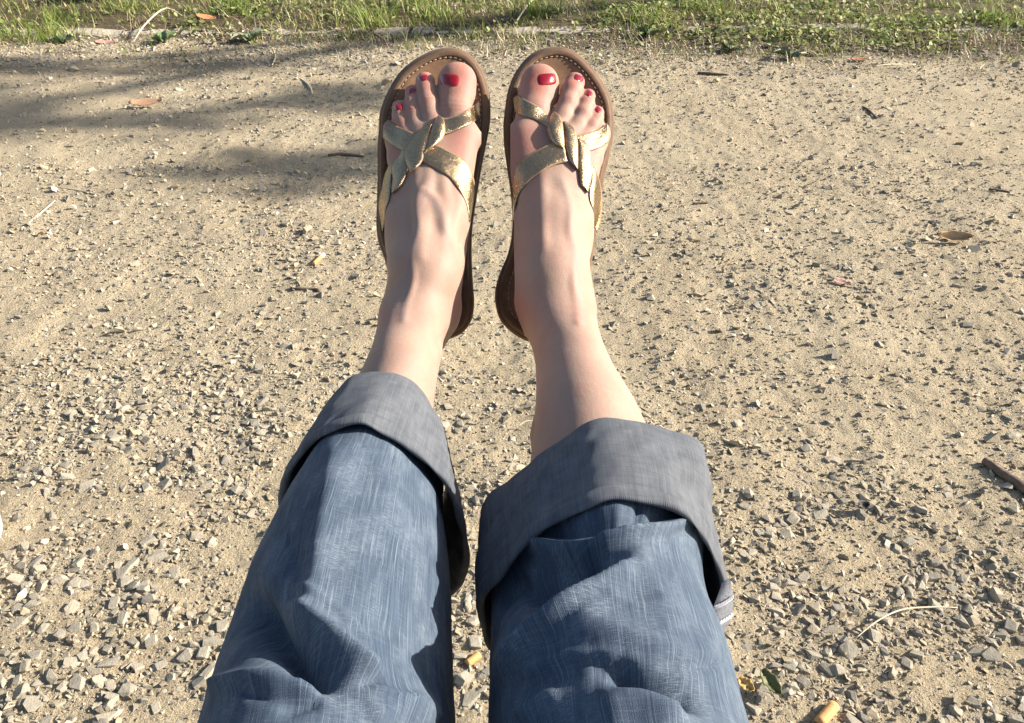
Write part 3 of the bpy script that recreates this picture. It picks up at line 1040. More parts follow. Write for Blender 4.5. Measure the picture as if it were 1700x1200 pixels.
NAILS = {'left': [ell(746.5, 133, 15.5, 10.3, 4), ell(702, 129, 8.6, 5.2, -8), ell(684.0, 149.5, 7.2, 4.8, -25), ell(661.5, 177, 7.2, 5.6, -15)],
         'right': [ell(908, 131.5, 15.5, 9.8, -4), ell(961, 129, 8.2, 5.2, 22), ell(977.5, 154.5, 6.2, 4.8, 35), ell(993, 181.5, 5.6, 4.6, 40)]}
for side in NAILS:
    for poly in NAILS[side]:
        V, Q = patch_on_foot(side, poly, 0.0009)
        V = c2w(V)
        o = link('toenail', mesh_from('toenail', V, Q), M_nail)
        recentre(o, V.mean(0))
        o.parent = person

# ================================================================== sandals
M_bed = mat_plain('tan_leather_footbed', (0.225, 0.122, 0.062), (0.155, 0.08, 0.04), 130, 0.6, 0.0006)
M_welt = mat_plain('brown_leather_welt', (0.145, 0.080, 0.042), (0.10, 0.052, 0.026), 170, 0.7, 0.0006)
M_outsole = mat_plain('worn_leather_sole_edge', (0.17, 0.108, 0.064), (0.105, 0.063, 0.036), 120, 0.85, 0.0008)
M_thread = mat_plain('pale_thread', (0.42, 0.32, 0.21), (0.28, 0.19, 0.12), 900, 0.8)
M_gold = mat_gold()
M_edge = mat_plain('cut_leather_edge', (0.30, 0.19, 0.11), (0.20, 0.12, 0.065), 500, 0.6, 0.0004)

OUTLINE = {
 'left': [(629,215),(631,186),(642,156),(662,122),(687,100),(715,85),(742,79),(767,83),(787,97),(802,120),(811,147),(814,177),(813,206),(807,240),(799,280),(791,330),(784,380),(783,430),(785,470),(787,503),(783,530),(770,550),(748,562),(722,566),(696,562),(675,548),(660,525),(652,495),(646,460),(638,428),(629,404),(625,375),(626,330),(627,285),(627,245)],
 'right': [(836,206),(839,177),(843,152),(852,127),(867,104),(886,87),(908,79),(933,78),(956,87),(979,107),(1000,135),(1014,164),(1019,195),(1018,224),(1012,258),(1003,295),(996,340),(990,385),(984,425),(978,465),(970,500),(957,530),(936,552),(908,566),(884,568),(862,560),(842,545),(828,526),(822,498),(824,473),(832,448),(842,425),(849,395),(851,360),(848,320),(842,280),(837,240)]}
N_OUT = 150
def make_sole(side, root):
    base = catmull(OUTLINE[side], N_OUT, True)
    # outward normals
    d = np.roll(base, -1, 0) - np.roll(base, 1, 0)
    nrm = np.stack([d[:, 1], -d[:, 0]], -1); nrm /= np.linalg.norm(nrm, axis=1, keepdims=True)
    c = base.mean(0)
    if ((base - c) * nrm).sum() < 0:
        nrm = -nrm
    heelw = np.clip((base[:, 1] - 380) / 120, 0, 1)          # the heel is stacked and flares more
    flare = 6.5 + 6.5 * heelw
    def ring(inset, dd):
        """inset in px from the outline (array or number), dd metres behind (+) the footbed."""
        q = base - nrm * np.broadcast_to(np.asarray(inset, float), (N_OUT,))[:, None]
        dep = footbed(q[:, 1]) + dd
        return np.stack([(q[:, 0] - 850) / F * dep, (600 - q[:, 1]) / F * dep, dep], -1)
    def loft(rings, cap_mid=False, close=False):
        V = np.vstack(rings); Q = []
        n = N_OUT
        for k in range(len(rings) - 1):
            for i in range(n):
                Q.append((k * n + i, (k + 1) * n + i, (k + 1) * n + (i + 1) % n, k * n + (i + 1) % n))
        if close:
            k = len(rings) - 1
            for i in range(n):
                Q.append((k * n + i, i, (i + 1) % n, k * n + (i + 1) % n))
        return V, Q
    th = 0.0085 + 0.010 * heelw
    # outsole: bottom layer
    out = [ring(0, 0.006 + th * .55), ring(-0.3, 0.0055 + th), ring(6, 0.006 + th + .001), ring(30, 0.006 + th + .001)]
    inner = [ring(30, 0.004 + th * .5), ring(flare * .6, 0.005), ring(flare * .30, 0.0052), ring(0.6, 0.006 + th * .25)]
    V, Q = loft(out + inner, close=True)
    o1 = link('outsole', mesh_from('outsole', c2w(V), Q), M_outsole, root)
    # welt: the raised rim that the stitching runs in
    w_ = [ring(flare * .42, 0.0049), ring(flare * .62, 0.0022), ring(flare * .78, -0.0004), ring(flare * .95, -.0012), ring(flare + 5, -0.0010), ring(flare + 7.6, -0.0003), ring(flare + 8.8, 0.0013), ring(flare + 8.8, 0.0045)]
    V, Q = loft(w_, close=True)
    o2 = link('welt', mesh_from('welt', c2w(V), Q), M_welt, root)
    # footbed: dished towards the middle
    mid = []
    for i, p in enumerate(base):
        yy = np.clip(p[1], 79 + 60, 566 - 50)
        row = base[np.argsort(np.abs(base[:, 1] - yy))[:10]]
        mid.append(((row[:, 0].min() + row[:, 0].max()) / 2, yy))
    mid = np.array(mid)
    q0 = base - nrm * (flare + 7.9)[:, None]
    rings = []
    for s_ in (0, .04, .1, .2, .35, .55, .8, 1.0):
        q = q0 + (mid - q0) * s_
        dep = footbed(q[:, 1]) + 0.0018 - 0.0016 * min(1, s_ / .08) + 0.0032 * np.sin(min(1, s_ * 1.6) * np.pi / 2)
        rings.append(np.stack([(q[:, 0] - 850) / F * dep, (600 - q[:, 1]) / F * dep, dep], -1))
    V, Q = loft(rings)
    o3 = link('footbed', mesh_from('footbed', c2w(V), Q), M_bed, root)
    # stitches, one joined run of thread
    loopc = base - nrm * (flare + 9.4)[:, None]
    dense = catmull(loopc, 2000, True)
    s_ = np.concatenate([[0], np.cumsum(np.linalg.norm(np.diff(dense, axis=0), axis=1))])
    V, Q = [], []
    for t0 in np.arange(0, s_[-1], 8.6):
        seg = np.stack([np.interp(np.linspace(t0, t0 + 6.0, 4), s_, dense[:, k]) for k in (0, 1)], -1)
        tng = seg[-1] - seg[0]; tng = tng / max(np.linalg.norm(tng), 1e-6); pr = np.array([-tng[1], tng[0]])
        o_ = len(V)
        for j, p in enumerate(seg):
            lift = (-0.0001, -0.0007, -0.0007, -0.0001)[j]
            for a, (wd, up) in enumerate(((-.9, .0006), (-.6, -.0001), (.6, -.0001), (.9, .0006))):
                q = p + pr * wd
                V.append(C(q[0], q[1], float(footbed(q[1])) + 0.0005 + lift + up))
        for j in range(3):
            for a in range(3):
                Q.append((o_ + j * 4 + a, o_ + j * 4 + a + 1, o_ + j * 4 + a + 5, o_ + j * 4 + a + 4))
    o4 = link('stitching', mesh_from('stitching', c2w(np.array(V)), Q), M_thread, root)
    tag(o4, kind='stuff')

def strap(side, name, root, e1, e2, lift, thick=0.0019, n=38, m=15, crown=0.0006, curl=0.0):
    """a leather band: its two edges in photograph pixels, laid over the foot."""
    E1, E2 = catmull(e1, n), catmull(e2, n)
    lf = np.interp(np.linspace(0, 1, n), np.linspace(0, 1, len(lift)), lift)
    cv = np.column_stack([(E1 + E2) / 2, np.linalg.norm(E1 - E2, axis=1) / 2, lf])
    Dp = np.full((n, m), np.nan)
    px = np.zeros((n, m, 2))
    for i in range(n):
        for j in range(m):
            v = j / (m - 1)
            px[i, j] = E1[i] * (1 - v) + E2[i] * v
            h = hit(side, *px[i, j])
            if h is not None:
                Dp[i, j] = h[0][2]
    fb = footbed(px[..., 1]) - 0.001
    Dp = np.where(np.isnan(Dp), fb, np.minimum(Dp, fb))
    free = Dp.copy()
    for _ in range(26):                     # leather spans the hollows it crosses
        p = np.pad(free, 1, mode='edge')
        free = np.minimum(0.25 * (p[:-2, 1:-1] + p[2:, 1:-1] + p[1:-1, :-2] + p[1:-1, 2:]), Dp)
    free = free - cv[:, 3][:, None] * 0.001
    vv = np.linspace(-1, 1, m)[None, :]
    edge = 1 - np.abs(vv) ** 6
    top = free - thick * (0.55 + 0.45 * edge) - crown * (1 - vv ** 2) + curl * np.abs(vv) ** 3
    bot = free - 0.0001 + np.zeros_like(vv)
    def P3(dep):
        return np.stack([(px[..., 0] - 850) / F * dep, (600 - px[..., 1]) / F * dep, dep], -1)
    T, B = P3(top), P3(bot)
    V = np.concatenate([T.reshape(-1, 3), B.reshape(-1, 3)])
    Q = []
    nm = n * m
    for i in range(n - 1):
        for j in range(m - 1):
            a = i * m + j
            Q.append((a, a + m, a + m + 1, a + 1))
            Q.append((nm + a, nm + a + 1, nm + a + m + 1, nm + a + m))
    for i in range(n - 1):
        for j in (0, m - 1):
            a = i * m + j
            q = (a, nm + a, nm + a + m, a + m)
            Q.append(q if j == 0 else q[::-1])
    for j in range(m - 1):
        for i in (0, n - 1):
            a = i * m + j
            q = (a, a + 1, nm + a + 1, nm + a)
            Q.append(q if i == 0 else q[::-1])
    me = mesh_from(name, c2w(V), Q)
    bm = bmesh.new(); bm.from_mesh(me)
    bmesh.ops.recalc_face_normals(bm, faces=bm.faces)
    bm.to_mesh(me); bm.free()
    me.polygons.foreach_set('use_smooth', np.ones(len(me.polygons), bool))
    me.materials.append(M_gold); me.materials.append(M_edge)
    mi = np.array([1 if (max(q) >= nm and min(q) < nm) or (max(q) < nm and (min(v % m for v in q) == 0 or max(v % m for v in q) == m - 1)) else 0 for q in Q], np.int32)
    me.polygons.foreach_set('material_index', mi)
    return link(name, me, None, root)

def q1(L):  # crop of the left toes -> photograph pixels
    return [(600 + x / 4.8, 60 + y / 4.8) for x, y in L]
def q2(L):
    return [(800 + x / 4.8, 60 + y / 4.8) for x, y in L]
def q3(L):
    return [(600 + x / 3.4286, 250 + y / 3.4286) for x, y in L]
def q4(L):
    return [(800 + x / 3.43, 250 + y / 3.43) for x, y in L]

sandals = {}
for side, lab in (('left', 'tan sandal with gold braided straps worn on the left foot, its footbed partly in shade'),
                  ('right', 'tan sandal with gold braided straps worn on the right foot, its footbed in full sun')):
    root = bpy.data.objects.new('sandal', None)
    col.objects.link(root)
    tag(root, lab, 'sandal', 'pair of gold strapped sandals')
    sandals[side] = root
    make_sole(side, root)

def qp(L):
    return [tuple(map(float, p)) for p in L]
R_ = sandals['left']
strap('left', 'strap', R_, q1([(640, 655), (700, 648), (780, 622), (850, 580), (900, 545), (938, 508)]), q1([(665, 785), (720, 765), (790, 735), (860, 705), (910, 672), (945, 645)]), [1.0, .6, .2, .2, .1, 0])
strap('left', 'strap', R_, q1([(205, 662), (240, 690), (300, 722), (360, 745), (430, 775), (500, 810)]), q1([(168, 805), (190, 832), (250, 875), (300, 905), (350, 930), (420, 955)]), [0, .2, .2, .4, .6])
strap('left', 'strap', R_, qp([(715, 234), (729, 241), (750, 252), (767, 262), (777, 272), (784, 286), (788.5, 306), (787, 330), (784, 350), (780.5, 368)]), qp([(690, 266), (704, 270), (725, 281), (746, 295), (763, 317), (773.5, 334.6), (777, 349), (778.5, 358), (779, 364), (779, 369)]), [.8, .5, .3, .3, .2, .1, 0, 0])
strap('left', 'braid_strand', R_, q1([(400, 850), (330, 900), (290, 960), (240, 1010), (235, 1060), (248, 1130), (240, 1190), (238, 1245)]), q1([(430, 880), (372, 945), (366, 1000), (370, 1060), (345, 1130), (320, 1180), (285, 1222), (244, 1252)]), [.6, 1.0, 1.8, 2.2, 2.2, 1.0], crown=.0020, curl=.0006)
strap('left', 'braid_strand', R_, qp([(652, 266), (642, 281), (637, 295), (633.5, 312), (629, 330), (628, 345), (630.6, 360), (634, 383)]), qp([(660, 274), (652, 288), (650, 298), (649, 312), (647, 328), (641, 346), (638, 366), (636.5, 384)]), [.4, 1.0, 1.4, 1.2, .6, .0], crown=.0014, curl=.0004)
strap('left', 'braid_strand', R_, q1([(545, 692), (450, 755), (385, 835), (335, 905), (345, 985), (383, 1085)]), q1([(565, 705), (550, 780), (528, 860), (502, 935), (470, 1020), (388, 1088)]), [.6, 1.6, 3.0, 3.6, 3.2, 1.4], crown=.0022, curl=.0006)
strap('left', 'braid_strand', R_, q1([(606, 634), (575, 690), (552, 760), (532, 830), (515, 880), (503, 916)]), q1([(620, 630), (652, 658), (668, 720), (660, 790), (612, 860), (508, 918)]), [1.6, 4.2, 5.0, 4.6, 3.4, 1.6], crown=.0022, curl=.0006)

R_ = sandals['right']
strap('right', 'strap', R_, q2([(250, 492), (285, 470), (340, 500), (400, 530), (460, 565), (510, 610), (545, 665)]), q2([(262, 600), (290, 622), (340, 640), (400, 655), (460, 685), (505, 712), (530, 722)]), [0, .2, .2, .3, .6, 1.0])
strap('right', 'strap', R_, q2([(735, 795), (800, 778), (860, 765), (920, 745), (968, 715), (1000, 688)]), q2([(790, 930), (850, 918), (905, 902), (955, 882), (985, 862), (1003, 850)]), [.8, .5, .3, .2, 0])
strap('right', 'strap', R_, q2([(650, 832), (560, 850), (480, 885), (400, 930), (330, 975), (280, 1012), (256, 1080), (247, 1180), (246, 1330), (248, 1470)]), q2([(680, 1003), (600, 1020), (520, 1055), (440, 1105), (380, 1150), (340, 1195), (300, 1250), (268, 1344), (256, 1410), (251, 1476)]), [.8, .5, .3, .3, .2, .1, 0, 0])
strap('right', 'braid_strand', R_, q4([(612, 70), (625, 150), (612, 220), (615, 280), (635, 340), (640, 380), (640, 440)]), q4([(632, 80), (665, 150), (682, 230), (686, 290), (684, 350), (675, 410), (655, 470)]), [.4, 1.0, 1.4, 1.2, .5, 0], crown=.0014, curl=.0004)
strap('right', 'braid_strand', R_, q2([(765, 815), (764, 900), (765, 980), (775, 1060), (780, 1130), (792, 1185), (846, 1241)]), q2([(790, 815), (842, 860), (868, 920), (873, 1000), (878, 1060), (880, 1110), (850, 1243)]), [.6, 1.4, 2.2, 2.4, 2.2, 1.2], crown=.0020, curl=.0006)
strap('right', 'braid_strand', R_, q2([(645, 680), (656, 760), (662, 850), (680, 930), (705, 1000), (762, 1063)]), q2([(668, 675), (730, 720), (755, 780), (766, 850), (768, 950), (768, 1063)]), [.6, 1.6, 3.0, 3.6, 3.2, 1.4], crown=.0022, curl=.0006)
strap('right', 'braid_strand', R_, q2([(570, 600), (538, 650), (520, 720), (536, 800), (580, 860), (652, 893)]), q2([(584, 600), (624, 640), (645, 700), (652, 770), (659, 840), (657, 893)]), [1.6, 4.2, 5.0, 4.6, 3.4, 1.6], crown=.0022, curl=.0006)
# toe posts
for side, p in (('left', (727, 189)), ('right', (919, 183))):
    V, Q = [], []
    d0 = float(footbed(p[1]))
    for k in range(9):
        t = k / 8
        c_ = C(p[0], p[1], d0 - 0.023 * t)
        for a in range(10):
            r = 0.0032 * (1 - .35 * t ** 3)
            V.append(c_ + np.array([math.cos(a * .6283) * r, math.sin(a * .6283) * r, 0]))
    for k in range(8):
        for a in range(10):
            Q.append((k * 10 + a, k * 10 + (a + 1) % 10, (k + 1) * 10 + (a + 1) % 10, (k + 1) * 10 + a))
    Q.append(tuple(80 + a for a in range(10)))
    link('toe_post', mesh_from('toe_post', c2w(np.array(V)), Q), M_gold, sandals[side])
for side, root in sandals.items():
    c_ = c2w(C(710 if side == 'left' else 925, 330, float(footbed(330)) + .012))
    for ch in list(root.children):
        recentre(ch, c_)
        ch.location = (0, 0, 0)
    root.location = c_

# ================================================================== jeans
M_denim, M_cuff = mat_denim(), mat_cuff()
NA = 200
def even_ring(pts, y=None):
    """closed cross-section (x, z) resampled so that sample 0 is the lowest point and NA/2 the highest."""
    q = catmull(pts, 800, True)
    i0 = int(np.argmin(q[:, 1])); q = np.roll(q, -i0, 0)
    i1 = int(np.argmax(q[:, 1]))
    def seg(a, n):
        s_ = np.concatenate([[0], np.cumsum(np.linalg.norm(np.diff(a, axis=0), axis=1))])
        u = np.linspace(0, s_[-1], n, endpoint=False)
        return np.stack([np.interp(u, s_, a[:, k]) for k in (0, 1)], -1)
    return np.vstack([seg(q[:i1 + 1], NA // 2), seg(np.vstack([q[i1:], q[:1]]), NA // 2)])

def oval(x0, x1, z0, z1, zm, n=2.3, skew=0.0):
    out = []
    for k in range(20):
        a = k / 20 * 2 * math.pi
        c, s_ = math.cos(a), math.sin(a)
        x = (x0 + x1) / 2 + math.copysign(abs(c) ** (2 / n), c) * (x1 - x0) / 2
        z = zm + math.copysign(abs(s_) ** (2 / n), s_) * ((z1 - zm) if s_ > 0 else (zm - z0))
        out.append((x + skew * max(0, s_) * (x1 - x0), z))
    return out[::-1]

def shrink(pts, dx0, dx1, dz):
    """a ring set inside another: left side in by dx0, right side in by dx1, top down by dz."""
    P = np.array(pts, float); c = P.mean(0)
    hw = (P[:, 0].max() - P[:, 0].min()) / 2
    t = np.clip((P[:, 0] - c[0]) / hw, -1, 1)
    P[:, 0] += np.where(t < 0, -t * dx0, -t * dx1)
    zt = np.clip((P[:, 1] - c[1]) / (P[:, 1].max() - c[1]), 0, 1)
    P[:, 1] -= zt * dz
    P[:, 1] += np.clip(-(P[:, 1] - c[1]) / .08, 0, 1) * .006
    return [tuple(p) for p in P]

FOLD = {'left': [(-.087, .4015), (-.073, .3975), (-.063, .388), (-.055, .374), (-.050, .358), (-.0475, .327), (-.047, .30), (-.06, .265), (-.10, .252), (-.142, .275), (-.158, .313), (-.151, .339), (-.134, .367), (-.114, .394), (-.101, .400)],
        'right': [(.053, .411), (.085, .405), (.112, .396), (.120, .385), (.121, .35), (.116, .30), (.05, .25), (-.008, .285), (-.021, .318), (-.019, .345), (0, .365), (.027, .393)]}
HEM = {'left': [(-.092, .415), (-.078, .409), (-.065, .400), (-.047, .379), (-.037, .360), (-.029, .318), (-.029, .29), (-.042, .262), (-.08, .243), (-.125, .258), (-.149, .30), (-.152, .342), (-.148, .357), (-.136, .382), (-.125, .398), (-.113, .407)],
       'right': [(.0596, .411), (.084, .406), (.101, .391), (.1165, .367), (.127, .343), (.129, .31), (.11, .262), (.055, .245), (0, .265), (-.018, .30), (-.019, .328), (-.007, .349), (.006, .377), (.0256, .394), (.042, .406)]}
YF = {'left': .475, 'right': .412}
YH = {'left': .405, 'right': .342}
def hem_y(side, ring):
    """the hem sags a little further back at the flanks."""
    return YH[side]

def ring_edge_y(side, ring, fold):
    x, z = ring[:, 0], ring[:, 1]
    if fold:
        n = fbm(x * 30, z * 30, 2, 3) - .5
        return YF[side] + n * .006
    return YH[side] + (fbm(x * 25 + 5, z * 25, 2, 4) - .5) * .006

def strokes_disp(px, py, strokes):
    d = np.zeros_like(px)
    for pts, amp, w_ in strokes:
        P_ = catmull(pts, max(6, 5 * len(pts))) if len(pts) > 1 else np.array(pts, float)
        best = np.full(px.shape, 1e9)
        if len(P_) == 1:
            best = np.hypot(px - P_[0, 0], py - P_[0, 1])
        s_best = np.zeros(px.shape)
        for i in range(len(P_) - 1):
            a, b = P_[i], P_[i + 1]
            ba = b - a
            t = np.clip(((px - a[0]) * ba[0] + (py - a[1]) * ba[1]) / max(ba @ ba, 1e-9), 0, 1)
            q = np.hypot(px - a[0] - t * ba[0], py - a[1] - t * ba[1])
            m_ = q < best
            best = np.where(m_, q, best)
            s_best = np.where(m_, (i + t) / (len(P_) - 1), s_best)
        taper = 1.0 if len(P_) == 1 else np.clip(np.minimum(s_best, 1 - s_best) * 6 + .45, 0, 1)
        d += amp * .001 * (.55 * np.exp(-(best / w_) ** 2) + .45 * np.exp(-best / (.75 * w_))) * taper
    return d

FOLDS = {
 'left': [
  ([(486, 1012), (535, 1052), (580, 1095), (618, 1130)], 12, 24),
  ([(400, 985), (450, 1035), (505, 1085), (560, 1135)], -16, 30),
  ([(380, 1010), (450, 1062), (520, 1112)], -9, 36),
  ([(350, 1142), (420, 1128), (480, 1130), (536, 1150)], 7, 17),
  ([(470, 1180), (530, 1162)], -5, 14),
  ([(596, 1138), (620, 1130)], -6, 13), ([(470, 960), (520, 990), (575, 1030), (615, 1085)], 3, 9), ([(610, 1150), (640, 1165), (690, 1170)], 3, 8), ([(395, 1150), (450, 1160), (500, 1158)], -3, 7), ([(520, 860), (560, 850), (620, 868), (680, 900)], .8, 7),
  ([(600, 1200), (670, 1180), (720, 1200)], 8, 42),
  ([(470, 880), (490, 940), (480, 1000)], -5, 30),
  ([(560, 730), (540, 840), (520, 960), (500, 1010)], 5, 26),
  ([(505, 912), (560, 908), (610, 918), (645, 938)], 1.1, 5), ([(505, 920), (560, 917), (610, 927), (640, 946)], -1.0, 5),
  ([(540, 800), (600, 790), (660, 815)], .7, 6), ([(620, 1020), (660, 1060)], -1.2, 14), ([(690, 840), (715, 930)], .9, 12),
  ([(600, 722), (606, 770), (600, 830)], -1.4, 16), ([(660, 745), (668, 830)], 1.2, 16)],
 'right': [
  ([(868, 900), (930, 902), (985, 898), (1040, 890), (1095, 882), (1142, 862)], 9, 10),
  ([(900, 878), (960, 874), (1010, 868), (1060, 862), (1110, 852)], -6, 13),
  ([(845, 985), (905, 950), (960, 935), (1005, 930)], -21, 34),
  ([(860, 925), (930, 920), (990, 915)], -4, 16),
  ([(1048, 940), (1010, 975), (955, 1015), (900, 1058), (845, 1105)], 13, 25),
  ([(1062, 835), (1062, 868)], -4.5, 7), ([(1025, 838), (1028, 880)], 2.0, 9), ([(985, 845), (990, 885)], -1.5, 8),
  ([(1142, 862), (1172, 930), (1192, 1000), (1205, 1070)], 4, 16),
  ([(1060, 905), (1085, 980), (1130, 1050)], 3, 30),
  ([(1010, 1105), (1080, 1128), (1150, 1168)], -14, 22),
  ([(958, 1030), (1040, 1055), (1110, 1080), (1180, 1095)], 4, 34),
  ([(1000, 1185), (1060, 1172), (1130, 1195)], 9, 30),
  ([(900, 1140), (960, 1100), (1000, 1090)], -4, 24), ([(860, 1190), (930, 1150)], 5, 22), ([(905, 1075), (960, 1030), (1015, 985)], -3, 8), ([(1010, 1000), (1060, 1010), (1110, 1000)], 1.6, 9), ([(880, 1120), (940, 1090), (1010, 1085), (1080, 1105)], 3, 9), ([(1100, 1100), (1150, 1110), (1195, 1100)], -2.5, 8), ([(1090, 940), (1130, 965)], .8, 5), ([(1085, 950), (1125, 977)], -.8, 5)]}

TUBE = {
 'left': [(.471, shrink(FOLD['left'], .004, .004, .0035)), (.44, shrink(FOLD['left'], .002, .006, .0045)),
          (.40, shrink(HEM['left'], .007, .013, .0045)),
          (.35, oval(-.153, -.036, .250, .411, .322, 2.1)), (.29, oval(-.156, -.032, .248, .413, .318, 2.0)),
          (.23, oval(-.154, -.027, .245, .416, .318, 1.95)), (.17, oval(-.152, -.020, .245, .422, .32, 1.95)),
          (.05, oval(-.178, -.004, .27, .455, .36, 2.4)), (-.10, oval(-.195, .002, .30, .50, .39, 2.4)), (-.24, oval(-.20, .0, .32, .53, .42, 2.4)), (-.33, oval(-.15, -.02, .38, .50, .44, 2.2))],
 'right': [(.408, shrink(FOLD['right'], .004, .004, .0035)), (.38, shrink(FOLD['right'], .003, .006, .0045)),
           (.338, shrink(HEM['right'], .010, .021, .0045)),
           (.30, oval(-.012, .114, .250, .410, .325, 2.2)), (.25, oval(-.012, .115, .25, .416, .325, 2.1)),
           (.20, oval(-.010, .113, .25, .424, .33, 2.05)), (.15, oval(-.006, .114, .255, .432, .335, 2.0)),
           (.05, oval(.004, .172, .275, .46, .36, 2.4)), (-.10, oval(.002, .195, .30, .50, .39, 2.4)), (-.24, oval(.0, .20, .32, .53, .42, 2.4)), (-.33, oval(.02, .15, .38, .50, .44, 2.2))]}

def grid_faces(nv, nu, off=0):
    a = np.arange(nv - 1)[:, None] * nu + np.arange(nu)[None, :]
    b = np.arange(nv - 1)[:, None] * nu + (np.arange(nu)[None, :] + 1) % nu
    return (np.stack([a, b, b + nu, a + nu], -1).reshape(-1, 4) + off)

def uv_layer(me, uvv, wrap_u=None):
    lay = me.uv_layers.new(name='cloth')
    li = np.empty(len(me.loops), np.int32); me.loops.foreach_get('vertex_index', li)
    lay.data.foreach_set('uv', uvv[li].astype(np.float32).ravel())

def jeans_leg(side):
    st = TUBE[side]
    ys_ = np.array([s_[0] for s_ in st])
    rings = np.array([even_ring(s_[1]) for s_ in st])
    yv = np.concatenate([np.arange(ys_[0], .16, -.0018), np.arange(.155, ys_[-1], -.012), [ys_[-1]]])
    o = np.argsort(ys_)
    R = np.zeros((len(yv), NA, 2))
    # smooth (monotone cubic-like) interpolation along the leg
    for k in range(2):
        for j in range(NA):
            R[:, j, k] = np.interp(yv, ys_[o], rings[o, j, k])
    ker = 13
    for _ in range(2):
        for k in range(2):
            p = np.pad(R[:150, :, k], ((ker, ker), (0, 0)), mode='edge')
            R[:150, :, k] = sum(p[i:i + 150] for i in range(2 * ker + 1)) / (2 * ker + 1)
    P_ = np.stack([R[..., 0], np.repeat(yv[:, None], NA, 1), R[..., 1]], -1)
    du = np.roll(P_, -1, 1) - np.roll(P_, 1, 1)
    dv = np.gradient(P_, axis=0)
    nrm = np.cross(du, dv); nrm /= np.linalg.norm(nrm, axis=-1, keepdims=True) + 1e-12
    cen = P_.mean(1, keepdims=True)
    if ((P_ - cen) * nrm).sum() < 0:
        nrm = -nrm
    px, py, D = w2px(P_)
    facing = np.clip(-(nrm * (P_ - np.array([0, 0, H])) / np.linalg.norm(P_ - np.array([0, 0, H]), axis=-1, keepdims=True)).sum(-1) * 3 + .3, 0, 1)
    s_arc = np.concatenate([np.zeros((len(yv), 1)), np.cumsum(np.linalg.norm(np.diff(P_, axis=1), axis=-1), axis=1)], 1)
    disp = strokes_disp(px, py, FOLDS[side]) * facing
    vy = np.repeat(yv[:, None], NA, 1)
    disp += 0.004 * (fbm(s_arc * 16 + (9 if side == 'left' else 0), vy * 9, 3, 13) - .5) + 0.0014 * (fbm(s_arc * 60, vy * 42, 3, 14) - .5)
    fade = np.clip((YF[side] - vy) / .05, 0, 1)
    P_ = P_ + nrm * (disp * fade)[..., None]
    uv = np.stack([np.repeat((np.arange(NA)[None, :] - NA / 2) / NA * .44, len(yv), 0), vy], -1)
    return P_.reshape(-1, 3), grid_faces(len(yv), NA), uv.reshape(-1, 2)

jv, jf, ju, off = [], [], [], 0
for side in ('left', 'right'):
    V, Fq, uv = jeans_leg(side)
    jv.append(V); jf.append(Fq + off); ju.append(uv); off += len(V)
f = Field((-.28, -.48, .24), (.28, -.12, .64), .008)
f.caps((-.09, -.28, .44), (.09, -.28, .44), .115, .115, .04)
f.caps((-.1, -.2, .42), (-.1, -.28, .44), .095, .1, .03); f.caps((.1, -.2, .42), (.1, -.28, .44), .095, .1, .03)
V, Q = f.mesh()
jv.append(V); jf.append(Q + off); ju.append(V[:, :2])
jm = mesh_from('jeans', np.vstack(jv), np.vstack(jf))
uv_layer(jm, np.vstack(ju))
jeans = link('jeans', jm, M_denim, person)

def cuff(side):
    fr, hr = even_ring(FOLD[side]), even_ring(HEM[side])
    yf, yh = ring_edge_y(side, fr, True), ring_edge_y(side, hr, False)
    def lerp(t, inset, bulge):
        R = fr * (1 - t) + hr * t
        c = R.mean(0)
        d = R - c; L = np.linalg.norm(d, axis=1, keepdims=True)
        tn = np.roll(R, -1, 0) - np.roll(R, 1, 0)
        nn = np.stack([tn[:, 1], -tn[:, 0]], -1); nn /= np.linalg.norm(nn, axis=1, keepdims=True) + 1e-9
        if (nn * d).sum() < 0: nn = -nn
        R = R + nn * (bulge - inset)
        return R, yf * (1 - t) + yh * t
    prof = []                                  # (t along the cuff, offset outwards, extra y)
    for t in np.linspace(0, 1, 40):
        prof.append((t, .0012 * math.sin(t * math.pi) + (.0012 * math.exp(-((t - .93) / .05) ** 2)) - (.0013 * math.exp(-((t - .865) / .016) ** 2)), 0))
    prof += [(1.0, -.0008, -.0014), (1.0, -.0024, -.0012), (.99, -.0034, 0)]
    for t in np.linspace(.95, .0, 18):
        prof.append((t, -.0034, 0))
    prof += [(0, -.0030, .0016), (0, -.0016, .0024), (0, -.0006, .0016)]
    V, UV = [], []
    for t, o_, ey in prof:
        R, y_ = lerp(t, 0, o_)
        s_ = np.concatenate([[0], np.cumsum(np.linalg.norm(np.diff(R, axis=0), axis=1))])
        w_ = .0030 * (fbm(s_ * 34 + t * 1.2, s_ * 0 + t * 3.0, 3, 19 + len(side)) - .5) * 2
        c = R.mean(0); d = R - c; d /= np.linalg.norm(d, axis=1, keepdims=True)
        R = R + d * w_[:, None]
        V.append(np.stack([R[:, 0], y_ + ey, R[:, 1]], -1)); UV.append(np.stack([s_ - s_[NA // 2], np.full(NA, t * .07)], -1))
    V = np.vstack(V); nv = len(prof)
    Q = grid_faces(nv, NA)
    last = (nv - 1) * NA + np.arange(NA)
    Q = np.vstack([Q, np.stack([last, np.roll(last, -1), np.roll(np.arange(NA), -1), np.arange(NA)], -1)])
    me = mesh_from('cuff', V, Q)
    uv_layer(me, np.vstack(UV))
    bm = bmesh.new(); bm.from_mesh(me); bmesh.ops.recalc_face_normals(bm, faces=bm.faces); bm.to_mesh(me); bm.free()
    return link('cuff', me, M_cuff, jeans), fr, hr, yf, yh
